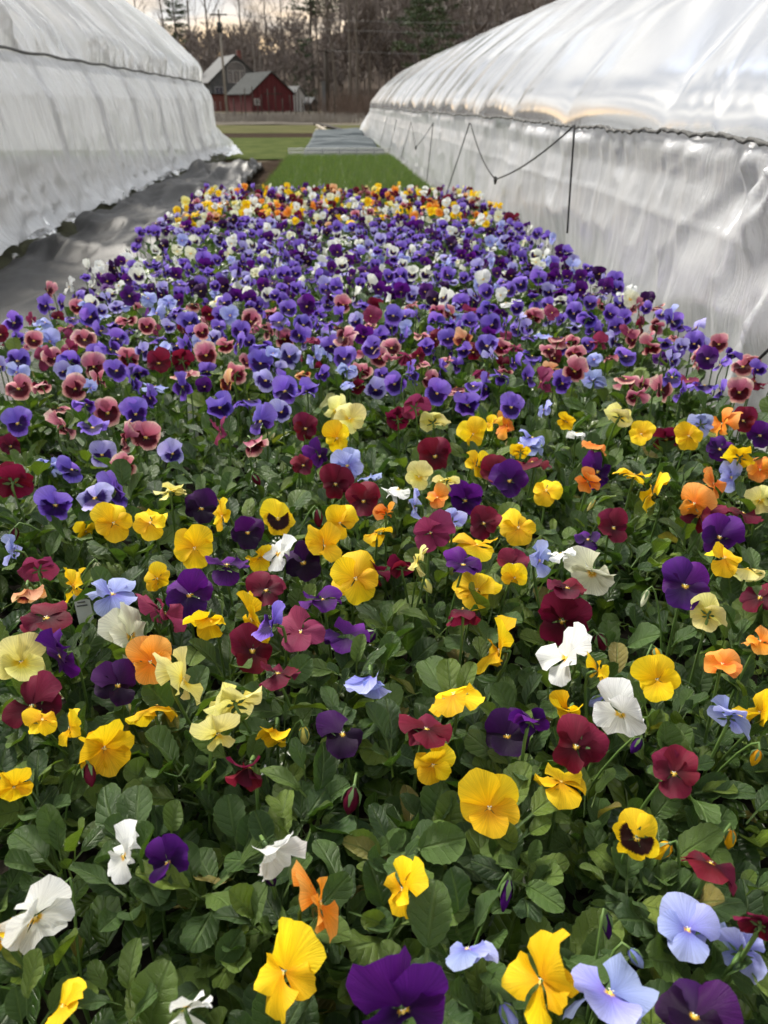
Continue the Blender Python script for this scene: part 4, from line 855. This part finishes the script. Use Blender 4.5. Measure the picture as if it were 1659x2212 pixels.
FL = """
Y 1057 1745 150 f;F 1375 1810 112 d;R 1535 1865 140 u;W 268 1848 88 l;V 362 1862 80 l;W 577 1830 90 k;O 690 1950 125 r;Y 870 1920 92 l;L 1010 2050 130 e;
L 1487 2008 145 f;L 1602 2052 125 b;L 1318 2145 210 u;Y 1170 2120 140 l;Y 615 2100 125 l;V 870 2180 215 d;W 75 1980 170 d;Y 8 2010 60 b;Y 135 2175 115 u;W 400 2178 130 e;N 1500 2195 170 f;R 1645 1995 70 b;
Y 30 1700 85 d;Y 225 1615 140 d;Y 150 1572 58 l;Y 92 1555 66 e;R 70 1525 100 l;C 470 1585 108 d;C 508 1515 135 b;Y 338 1525 120 e;N 255 1480 105 f;Y 595 1575 56 k;R 540 1655 66 k;N 740 1585 120 f;R 920 1575 118 u;Y 980 1500 136 u;
L 800 1460 70 k;Y 935 1652 102 f;N 1095 1590 116 f;V 1150 1555 60 b;Y 1228 1535 95 d;R 1245 1612 125 f;Y 1212 1690 120 e;R 1455 1670 108 f;W 1340 1540 138 d;Y 1420 1468 108 f;Y 1290 1450 58 r;W 1225 1420 122 l;L 1575 1545 110 b;Y 1642 1540 80 l;
C 45 1430 122 f;V 130 1415 85 l;I 282 1375 108 r;O 325 1430 108 f;C 395 1467 115 r;M 355 1325 100 r;V 410 1285 112 f;Y 450 1335 100 d;Y 545 1338 95 l;P 590 1350 70 l;M 650 1365 118 u;R 545 1405 110 f;V 745 1375 118 u;R 600 1455 105 e;R 100 1335 124 u;L 243 1283 112 u;
M 85 1228 80 b;T 60 1272 52 k;Y 158 1265 62 r;Y 340 1250 64 f;V 697 1295 102 e;R 575 1275 86 u;W 602 1195 64 l;W 590 1245 58 e;N 655 1215 90 f;Y 560 1205 64 d;V 490 1220 104 e;Y 420 1185 96 f;Y 700 1180 66 r;Y 768 1250 112 f;R 803 1235 88 e;R 870 1225 68 b;C 903 1212 52 l;
V 1000 1220 92 u;Y 1030 1178 112 e;R 1105 1220 80 u;Y 1112 1248 50 d;L 1165 1210 58 r;W 1212 1195 66 e;I 1280 1235 124 d;R 1225 1270 92 e;V 1480 1265 118 f;C 1530 1325 84 b;Y 1565 1205 90 e;C 1615 1228 84 e;R 1642 1290 66 l;R 1215 1340 122 d;R 1000 1315 98 e;Y 1030 1275 104 u;Y 1080 1405 108 l;O 1560 1435 88 f;O 1642 1385 56 u;
V 1555 1160 92 f;R 1325 1140 84 f;V 1270 1165 66 u;V 1100 1038 84 f;R 1072 1018 74 f;R 1150 998 86 u;Y 1180 1060 72 f;Y 1120 1140 88 f;R 1045 1130 74 f;M 930 1150 98 d;L 975 1125 68 b;Y 735 1130 76 f;Y 810 1150 68 e;F 600 1120 78 f;N 535 1150 82 f;
Y 245 1130 92 f;Y 325 1130 78 f;Y 185 1148 50 d;N 435 1098 82 f;Y 480 1115 52 l;C 368 1060 76 b;Q 205 1075 84 f;P 120 1090 82 d;P 248 1058 64 r;R 30 1040 100 b;L 30 1190 52 l;W 860 1055 78 e;R 785 1082 76 f;R 725 1045 74 f;L 750 1005 78 f;L 795 1030 56 e;
C 905 1030 64 f;C 966 1037 56 b;V 1005 1080 78 d;O 945 1075 56 u;O 835 1108 58 b;L 895 1093 54 l;O 1500 1088 84 f;R 1512 1112 62 l;Y 1410 1066 64 l;Y 1370 1025 78 e;O 1270 1040 58 d;V 1290 1018 60 r;R 1605 1108 92 e;C 1642 1080 62 f;O 1642 1015 60 f;O 1540 1045 54 r;L 1580 1030 48 r;
C 755 905 72 f;Y 728 947 68 f;C 725 885 46 l;R 660 925 58 f;C 935 910 74 b;Y 1022 938 64 f;R 940 985 84 f;R 860 905 60 b;V 690 985 56 r;R 655 1005 52 f;C 1340 900 74 b;Y 1385 938 58 f;R 1440 948 80 d;Y 1488 942 64 f;L 1515 915 64 b;O 1560 915 52 l;R 1605 908 60 f;V 1642 940 58 f;V 1555 970 62 f;
O 1095 918 48 l;O 1285 960 66 e;W 1245 935 50 e;Y 1222 910 44 d;L 1150 945 80 e;Y 1600 985 76 b;Y 1125 975 40 b;L 1145 965 60 u;Y 1065 915 30 l;Y 1030 1005 44 r
"""
MID = """
G 600 65 75 f;P 775 100 100 u;K 205 125 85 l;W 300 110 56 l;V 560 150 90 f;V 1020 155 78 f;V 1325 195 95 f;G 1155 145 64 f;L 640 160 90 u;P 390 240 105 f;K 550 250 122 b;K 830 185 150 e;K 1085 260 108 f;P 1040 305 96 f;R 790 305 84 r;P 820 265 104 f;P 1205 265 120 u;P 1310 275 112 f;
Q 1535 260 74 f;P 1420 265 88 e;Q 920 330 70 f;Q 1415 325 78 f;K 1230 335 130 d;K 1485 330 74 l;P 60 265 115 f;L 195 265 130 u;K 365 340 126 f;L 215 345 110 f;P 510 335 102 f;L 140 300 100 e;P 75 430 124 f;K 235 420 96 f;P 300 430 122 b;K 405 455 128 f;K 555 420 130 b;R 685 440 132 f;R 785 430 96 b;K 890 405 128 f;K 785 480 140 e;
P 1130 370 112 b;P 1125 440 126 f;Q 1250 410 112 f;L 1360 415 70 l;K 1020 485 112 b;K 80 550 158 f;K 180 530 104 b;K 325 550 118 f;P 565 530 110 r;L 670 540 120 e;P 790 540 125 l;P 950 630 165 d;P 1075 600 150 e;Q 1215 650 108 f;P 1230 560 140 f;P 1320 560 140 d;P 1125 690 112 l;K 1085 775 95 k;M 955 735 90 l;
K 250 635 112 e;K 275 710 130 r;K 465 655 150 f;P 585 660 130 f;P 370 620 112 b;P 400 720 140 u;P 75 700 132 f;R 45 800 110 f;K 545 770 112 l;K 630 760 170 f;Q 745 830 116 f;Q 440 835 122 f;K 535 885 116 d;L 210 880 130 b;P 310 900 140 u;T 985 530 80 l;L 700 380 100 u;P 650 590 80 l;T 1310 490 80 b;L 1500 470 100 b;L 1500 530 80 e;K 1560 480 120 b
"""
MIDR = """
P 70 65 88 f;P 275 60 78 f;G 180 55 84 d;P 590 100 92 f;P 670 75 84 b;V 955 115 82 f;P 1005 120 70 f;W 1060 130 46 l;P 335 185 82 f;W 575 170 56 e;P 650 165 90 e;G 760 170 84 d;P 1020 190 92 f;K 1085 200 74 l;P 40 235 112 f;K 230 215 82 b;P 460 190 122 b;P 225 260 92 b;P 370 265 78 f;P 465 275 104 f;K 645 240 114 d;Q 615 290 74 f;P 820 225 104 f;P 880 245 104 b;
L 690 320 92 u;K 755 330 104 e;K 810 345 74 b;M 930 355 94 b;Q 1000 345 88 r;K 1150 370 132 d;K 1180 280 76 b;R 1115 280 76 r;P 1245 260 76 r;K 1270 330 94 e;Q 1390 375 78 r;K 1350 415 68 l;K 1550 455 106 f;K 1600 430 76 b;R 1600 520 112 e;K 1535 565 118 f;P 1245 500 142 f;P 1385 535 142 e;K 1195 555 104 r;K 1090 580 114 b;K 1045 510 130 e;L 905 515 112 b;T 735 470 114 b;M 430 465 72 k;
P 640 410 112 e;P 1045 410 122 u;P 445 365 122 f;P 275 335 84 f;T 345 335 92 r;K 160 315 84 e;P 80 330 104 l;K 25 425 76 b;P 45 530 114 f;P 110 490 94 r;M 130 630 132 b;P 230 570 118 f;P 360 620 152 d;P 440 550 104 r;P 550 630 118 f;P 510 490 104 e;M 560 370 90 e;L 690 640 60 l;M 680 520 110 l;K 520 480 80 b
"""
blooms = []
for txt, fx_, fy_, ox, oy in ((FL, 1, 1, 0, 0), (MID, .5, .5, 0, 564), (MIDR, .5, .5, 829.5, 564)):
    for it in txt.replace("\n", "").split(";"):
        s = it.split()
        if len(s) == 5: blooms.append([s[0], float(s[1])*fx_+ox, float(s[2])*fy_+oy, float(s[3])*fx_, s[4]])
rr = random.Random(21)
plants = []
for b in blooms:
    code, x, y, w, pose = b
    zt = 0.285 + rr.uniform(-0.025, 0.03)
    p = on_z(x, y, zt); zc = (p - C0).dot(_f)
    size = w*zc/FPX
    fore = {'l': 0.70, 'r': 0.70, 'k': 0.62, 'h': 0.6}.get(pose, 0.98)
    size = min(max(size/fore, 0.040), 0.078 if y > 1000 else 0.068)
    plants.append(dict(code=code, x=x, y=y, w=w, pose=pose, p=p, size=size))
print("individual pansies", len(plants))

# ---- wording: look, then neighbours, then place
CW = dict(Y="bright yellow", F="yellow dark-faced", O="orange", T="peach", C="pale lemon", I="ivory", W="white", G="white dark-faced", R="wine red", M="rose red", V="deep purple", N="blackish purple", P="violet dark-faced", Q="lavender dark-faced", L="lavender blue", K="pink dark-faced")
PW = dict(f="facing the camera", u="tilted to the sky", e="seen edge-on", b="seen from behind", l="turned left", r="turned right", d="nodding", k="closed like a cup", h="hanging")
def place(x, y):
    v = "bottom" if y > 1850 else "lower" if y > 1450 else "middle" if y > 1050 else "upper-middle" if y > 820 else "upper"
    h = "far left" if x < 280 else "left" if x < 640 else "centre" if x < 1020 else "right" if x < 1380 else "far right"
    return "in the %s %s" % (v, h)
def make_labels():
    def neigh(a, k):
        o = sorted((q for q in plants if q is not a), key=lambda q: math.hypot(q['x']-a['x'], q['y']-a['y']))[k]
        dx, dy = o['x']-a['x'], o['y']-a['y']
        rel = ("left of" if dx > 0 else "right of") if abs(dx) > abs(dy) else ("above" if dy > 0 else "below")
        w = CW[o['code']]; return "%s %s %s one" % (rel, "an" if w[0] in "aeiou" else "a", w)
    forms = [lambda a: "pansy with %s bloom %s" % (CW[a['code']], PW[a['pose']]),
             lambda a: "pansy with %s bloom %s, %s" % (CW[a['code']], PW[a['pose']], neigh(a, 0)),
             lambda a: "%s pansy %s, %s, %s" % (CW[a['code']], PW[a['pose']], neigh(a, 0), place(a['x'], a['y'])),
             lambda a: "%s pansy %s, %s and %s" % (CW[a['code']], PW[a['pose']], neigh(a, 0), neigh(a, 1)),
             lambda a: "%s pansy, %s, %s, %s" % (CW[a['code']], neigh(a, 0), neigh(a, 1), place(a['x'], a['y']).replace("in the ", "")),
             lambda a: "%s pansy %s, %s, %s" % (CW[a['code']], PW[a['pose']], neigh(a, 2), place(a['x'], a['y'])),
             lambda a: "%s pansy %s and %s" % (CW[a['code']], neigh(a, 0), neigh(a, 2)),
             lambda a: "%s pansy %s and %s" % (CW[a['code']], neigh(a, 1), neigh(a, 3)),
             lambda a: "%s pansy %s and %s" % (CW[a['code']], neigh(a, 0), neigh(a, 4))]
    from collections import Counter
    todo = list(plants)
    for fm in forms:
        t = [fm(a) for a in plants]; c = Counter(t)
        for a, s in zip(plants, t):
            if 'label' not in a and c[s] == 1 and len(s.split()) <= 16: a['label'] = s
    for a in plants:
        a.setdefault('label', forms[2](a))
make_labels()

# ---- build each pansy
stalk_mats = [M_STALK]
GROUP = "potted pansies in bloom in the bed"
def stalk(root, base, head, back, rad=0.0019, off=0.007):
    """bent flower stalk from the crown of leaves to the back of the bloom (local to root)"""
    hook = head + back*off
    pts = []
    P0, P1, P2, P3 = base, base + Vector((0, 0, 0.10)), hook + back*0.022 + Vector((0, 0, 0.010)), hook
    for i in range(8):
        t = i/7; pts.append(P0*(1-t)**3 + P1*3*t*(1-t)**2 + P2*3*t*t*(1-t) + P3*t**3)
    q = MB(); q.tube(pts, rad, n=5, cap=False); q.build("flower_stalk", M_STALK, root, smooth=True)
for a in plants:
    rq = random.Random(int(a['x']*13 + a['y']*7)); p = a['p']
    base = Vector((p.x + rq.gauss(0, .012), p.y + 0.03 + rq.gauss(0, .012), 0.05))
    root = tag(empty("pansy_plant", base), a['label'], "pansy", GROUP); a['root'] = root; a['base'] = base
    M3 = frame(a['pose'], p, rq); s = a['size']/2
    fl = link("flower", CENM, root); fl.matrix_basis = Matrix.Translation(p - base) @ M3.to_4x4() @ Matrix.Scale(s, 4)
    tl = tilts(a['pose'], rq)
    for i, (kd, ang) in enumerate(PETDIR):
        pe = link("petal", PETM[kd][rq.randrange(6)], fl)
        pe.matrix_basis = Matrix.Translation((0, 0, PETZ[i])) @ Matrix.Rotation(ang + rq.gauss(0, 0.09), 4, 'Z') @ Matrix.Rotation(tl[i], 4, 'X') @ Matrix.Rotation(rq.gauss(0, 0.10), 4, 'Y') @ Matrix.Scale(rq.uniform(0.92, 1.08), 4)
        ms = pe.material_slots[0]; ms.link = 'OBJECT'; ms.material = PM[a['code'] + ("f" if kd else "")]
    stalk(root, Vector((0, 0, 0.04)), p - base, -(M3 @ Vector((0, 0, 1))), off=0.20*s)

# buds belong to the nearest pansy
BUDS = [("Y", 1447, 1823, 60, 1), ("Y", 1580, 1792, 46, 1), ("N", 577, 1885, 40, 1), ("V", 1100, 1900, 70, 0), ("V", 1308, 1972, 66, 0), ("L", 1085, 2168, 66, 1), ("R", 190, 1650, 50, 1), ("R", 765, 1700, 66, 1), ("R", 140, 1910, 60, 0), ("C", 655, 1570, 44, 1),
        ("Y", 1415, 1400, 40, 1), ("C", 915, 1250, 36, 1), ("I", 210, 1215, 30, 1), ("V", 1385, 1595, 40, 1), ("R", 1290, 1370, 50, 1), ("C", 1285, 1080, 30, 0), ("Y", 1640, 1620, 40, 1), ("R", 685, 1100, 40, 1), ("L", 1360, 2050, 40, 1), ("R", 545, 1025, 30, 1), ("V", 810, 1365, 50, 1), ("I", 1400, 1275, 40, 0), ("L", 1305, 1505, 44, 1), ("R", 33, 1140, 36, 1)]
for code, x, y, w, kd in BUDS:
    p = on_z(x, y, 0.262); a = min(plants, key=lambda q: (q['base'].xy - p.xy).length); rq = random.Random(int(x+y))
    s = max(0.018, w*(p-C0).dot(_f)/FPX)
    o = link("bud", BUDM[kd], a['root'], loc=p - a['base']); dv = Vector((rq.gauss(0, .5), rq.gauss(-.3, .4), -1)).normalized()
    o.rotation_euler = dv.to_track_quat('Z', 'Y').to_euler(); o.scale = (s, s, s)
    ms = o.material_slots[1]; ms.link = 'OBJECT'; ms.material = PM[code]
    stalk(a['root'], Vector((0, 0, 0.04)), p - a['base'], -dv, 0.0014, 0.001)

# pansies of the gaps: leaves only
rl = random.Random(5)
def in_bed(x, y): return -0.86 < x < 0.96 and 0.12 < y < 6.45
def seen(p, mrg=60):
    x, y, z = proj(p); return z > 0.05 and -mrg < x < 1659+mrg and 150 < y < 2212+mrg*2.0
gaps = []
for t in range(4000):
    y = rl.uniform(0.2, 1.5); x = rl.uniform(-0.86, 0.95)
    if not seen((x, y, 0.2), -30): continue
    if all((Vector((x, y)) - q['base'].xy).length > 0.085 for q in plants) and all((Vector((x, y)) - g['base'].xy).length > 0.11 for g in gaps):
        gaps.append(dict(base=Vector((x, y, 0.05))))
for g in gaps:
    px_, py_, _ = proj((g['base'].x, g['base'].y, 0.2))
    near = sorted(plants, key=lambda q: math.hypot(q['x']-px_, q['y']-py_))[:2]
    g['label'] = "leafy pansy without bloom between %s and %s ones %s" % (CW[near[0]['code']], CW[near[1]['code']], place(px_, py_))
    g['root'] = tag(empty("pansy_plant", g['base']), g['label'], "pansy", "pansies without an open bloom")
hosts = plants + gaps
HB = np.array([[h['base'].x, h['base'].y] for h in hosts])

# leaves that can be picked apart: children of the nearest pansy
def leaf_matrix(x, y, z, L, rq):
    el = R(rq.triangular(-5, 78, 38)); az = rq.uniform(0, 2*math.pi)
    return Matrix.Translation((x, y, z)) @ Matrix.Rotation(az, 4, 'Z') @ Matrix.Rotation(el, 4, 'X') @ Matrix.Rotation(rq.gauss(0, 0.35), 4, 'Y') @ Matrix.Scale(L, 4)
nleaf = 0
def scatter_leaves(y0, y1, dens, Lr, zr):
    """little rosettes of spoon-shaped leaves, each leaf a part of the nearest pansy"""
    global nleaf
    n = int((y1-y0)*1.96*dens/6)
    for i in range(n):
        cx, cy_ = rl.uniform(-0.93, 1.02), rl.uniform(y0, y1)
        if not seen((cx, cy_, 0.16)): continue
        k = int(np.argmin((HB[:, 0]-cx)**2 + (HB[:, 1]-cy_)**2)); h = hosts[k]; b = h['base']
        a0 = rl.uniform(0, 6.28); zc = rl.uniform(*zr); big = rl.uniform(0.75, 1.1); kk = rl.randint(5, 7)
        for j in range(kk):
            az = a0 + 6.283*j/kk + rl.gauss(0, 0.35); el = R(rl.triangular(8, 84, 50)); L = rl.uniform(*Lr)*big
            off = rl.uniform(0.002, 0.022)
            o = link("leaf", LEAFM[rl.randrange(14)], h['root']); nleaf += 1
            o.matrix_basis = Matrix.Translation((cx - math.sin(az)*off - b.x, cy_ + math.cos(az)*off - b.y, zc + rl.gauss(0, 0.012) - b.z)) @ Matrix.Rotation(az, 4, 'Z') @ Matrix.Rotation(el, 4, 'X') @ Matrix.Rotation(rl.gauss(0, 0.4), 4, 'Y') @ Matrix.Scale(L, 4)
scatter_leaves(0.14, 0.80, 3700, (0.023, 0.053), (0.12, 0.232))
scatter_leaves(0.80, 1.45, 2100, (0.025, 0.052), (0.13, 0.232))
scatter_leaves(1.45, 2.60, 760, (0.030, 0.056), (0.14, 0.228))
print("leaf parts", nleaf)

# undergrowth below them, and the farther pansies past the first three hundred: masses
def mass_leaves(name, label, y0, y1, dens, Lr, zr, extra=None):
    mb = MB(); n = int((y1-y0)*1.84*dens)
    for i in range(n):
        x, y = rl.uniform(-0.94, 1.03), rl.uniform(y0, y1)
        if not seen((x, y, 0.16), 90): continue
        M = leaf_matrix(x, y, rl.uniform(*zr), rl.uniform(*Lr), rl); v, f, uv = LOV[rl.randrange(8)]
        A = np.array(M); mb.add(v @ A[:3, :3].T + A[:3, 3], f, uv)
    return mb
und = mass_leaves("u", "", 0.12, 2.7, 2000, (0.034, 0.060), (0.06, 0.125))
for i in range(9000):                       # the bed goes on outside the frame
    x, y = rl.uniform(-0.94, 1.03), rl.uniform(-0.28, 2.4)
    if seen((x, y, 0.16)): continue
    A = np.array(leaf_matrix(x, y, rl.uniform(0.08, 0.21), rl.uniform(0.03, 0.058), rl)); v, f, uv = LOV[rl.randrange(8)]; und.add(v @ A[:3, :3].T + A[:3, 3], f, uv)
tag(und.build("pansy_undergrowth", M_LEAF, smooth=True), "dark lower pansy leaves filling the gaps under the plants", "foliage", kind="stuff")

far = mass_leaves("f", "", 2.45, 6.40, 1000, (0.036, 0.060), (0.10, 0.205))
codes = list("YFOTCIWGRMVNPQLK"); slots = {"leaf": 0, "calyx": 1, "eye": 2}
mats = [M_LEAF, M_CALYX, M_EYE]
for c in codes:
    for sfx in ("", "f"):
        slots[c+sfx] = len(mats); mats.append(PM[c+sfx])
def far_colour(x, yp):
    r = rl.random()
    if yp < 478 + 10*math.sin(x*0.02): s = "YYYYORRRVNVPPWWWICKTQR"
    elif yp < 655: s = "PPPPPPPPPPPQQQLVVVVVVNNNGGGWWI"
    else: s = "PPPPPPLQKKKMKRPQV"
    return rl.choice(s)
occ = [(b['x'], b['y'], b['w']) for b in plants]
fb = 0
for t in range(8500):
    y = 1.5 + 4.85*rl.random()**0.9; x = rl.uniform(-0.95, 1.03); z = rl.uniform(0.24, 0.31)
    px_, py_, zc = proj((x, y, z))
    if zc < 0.05 or not (-40 < px_ < 1700) or py_ > 850: continue
    if 240 < px_ < 540 and 505 < py_ < 560 and rl.random() < 0.75: continue       # leafy gap in the bed
    s = rl.uniform(0.042, 0.068)
    if any(abs(px_-ox) < 0.26*(ow + s*FPX/zc) and abs(py_-oy) < 0.21*(ow + s*FPX/zc) for ox, oy, ow in occ): continue
    if rl.random() < (0.05 if py_ < 760 else 0.4): continue
    occ.append((px_, py_, s*FPX/zc*0.72)); fb += 1
    p = Vector((x, y, z)); pose = rl.choice("fffffdduullrrbek"); c = far_colour(px_, py_)
    M3 = np.array(frame(pose, p, rl))*(s/2); tl = tilts(pose, rl); P = np.array(p)
    for i, (kd, ang) in enumerate(PETDIR):
        v, f, uv = PETLO[kd][rl.randrange(4)]
        Q = np.array(Matrix.Translation((0, 0, PETZ[i])) @ Matrix.Rotation(ang + rl.gauss(0, .08), 4, 'Z') @ Matrix.Rotation(tl[i], 4, 'X'))
        vv = v @ Q[:3, :3].T + Q[:3, 3]; far.add(vv @ M3.T + P, f, uv, slots[c + ("f" if kd else "")])
    n8 = 6; ce = [(0, -0.05, 0.075)] + [(0.065*math.cos(2*math.pi*i/n8), -0.03+0.085*math.sin(2*math.pi*i/n8), 0.03) for i in range(n8)]
    far.add(np.array(ce) @ M3.T + P, [(0, i+1, (i+1) % n8+1) for i in range(n8)], None, 2)
    bk = P - M3[:, 2]*0.22
    far.tube([tuple(bk), (bk[0], bk[1]+0.012, bk[2]-0.03), (bk[0], bk[1]+0.015, 0.10)], 0.002, n=3, m=1, cap=False)
for t in range(420):                        # and so do its blooms
    x, y, z = rl.uniform(-0.92, 1.0), rl.uniform(-0.2, 2.4), rl.uniform(0.25, 0.30); p = Vector((x, y, z))
    if seen((x, y, 0.27), 75): continue
    c = rl.choice("YYYYRRRVVNOCWLI") if y < 1.45 else rl.choice("PPPPKKQLM"); s = rl.uniform(0.05, 0.07)
    M3 = np.array(frame(rl.choice("ffuuudlrbe"), p, rl))*(s/2); tl = tilts('f', rl); P = np.array(p)
    for i, (kd, ang) in enumerate(PETDIR):
        v, f, uv = PETLO[kd][rl.randrange(4)]; Q = np.array(Matrix.Translation((0, 0, PETZ[i])) @ Matrix.Rotation(ang, 4, 'Z') @ Matrix.Rotation(tl[i], 4, 'X'))
        far.add((v @ Q[:3, :3].T + Q[:3, 3]) @ M3.T + P, f, uv, slots[c + ("f" if kd else "")])
    far.tube([tuple(P - M3[:, 2]*0.1), (x, y+0.01, 0.10)], 0.002, n=3, m=1, cap=False)
print("far blooms", fb)
tag(far.build("pansy_mass", mats, smooth=True), "dense farther rows of violet, white and yellow pansies up to the seedlings", "pansies", kind="stuff")

# plant name tags pushed into the pots
M_TAG = surf("white_plastic_tag", (0.60, 0.61, 0.62), (0.72, 0.73, 0.74), scale=40, rough=0.4, bump=0)
M_PRINT = surf("grey_print", (0.10, 0.10, 0.11), (0.16, 0.16, 0.17), scale=40, rough=0.6, bump=0)
for x, y, rz, lab in [(177, 1299, 0.2, "small white plastic plant tag below the lavender sky-facing pansy"), (571, 1690, 1.35, "thin white plant tag seen edge-on beside the hanging wine red bloom"), (410, 866, 0.1, "small white plant tag among violet pansies at the left")]:
    p = on_z(x, y, 0.205); t = tag(empty("plant_tag", (p.x, p.y, 0.04), rz), lab, "plant tag", "white plant tags")
    q = MB(); q.add([(-.011, 0, 0.18), (.011, 0, 0.18), (.011, 0.001, 0.06), (.003, 0.001, 0.0), (-.003, 0.001, 0.0), (-.011, 0.001, 0.06),
                     (-.011, .0015, 0.18), (.011, .0015, 0.18), (.011, .0025, 0.06), (.003, .0025, 0.0), (-.003, .0025, 0.0), (-.011, .0025, 0.06)],
                    [(0, 5, 4, 3, 2, 1), (6, 7, 8, 9, 10, 11), (0, 1, 7, 6), (1, 2, 8, 7), (5, 0, 6, 11)]); q.build("tag_plate", M_TAG, t)
    for i in range(3):
        q = MB(); q.box((-0.001, -0.0008, 0.170-i*0.006), (0.015-0.004*(i == 1), 0.0006, 0.0022)); q.build("printed_line", M_PRINT, t)
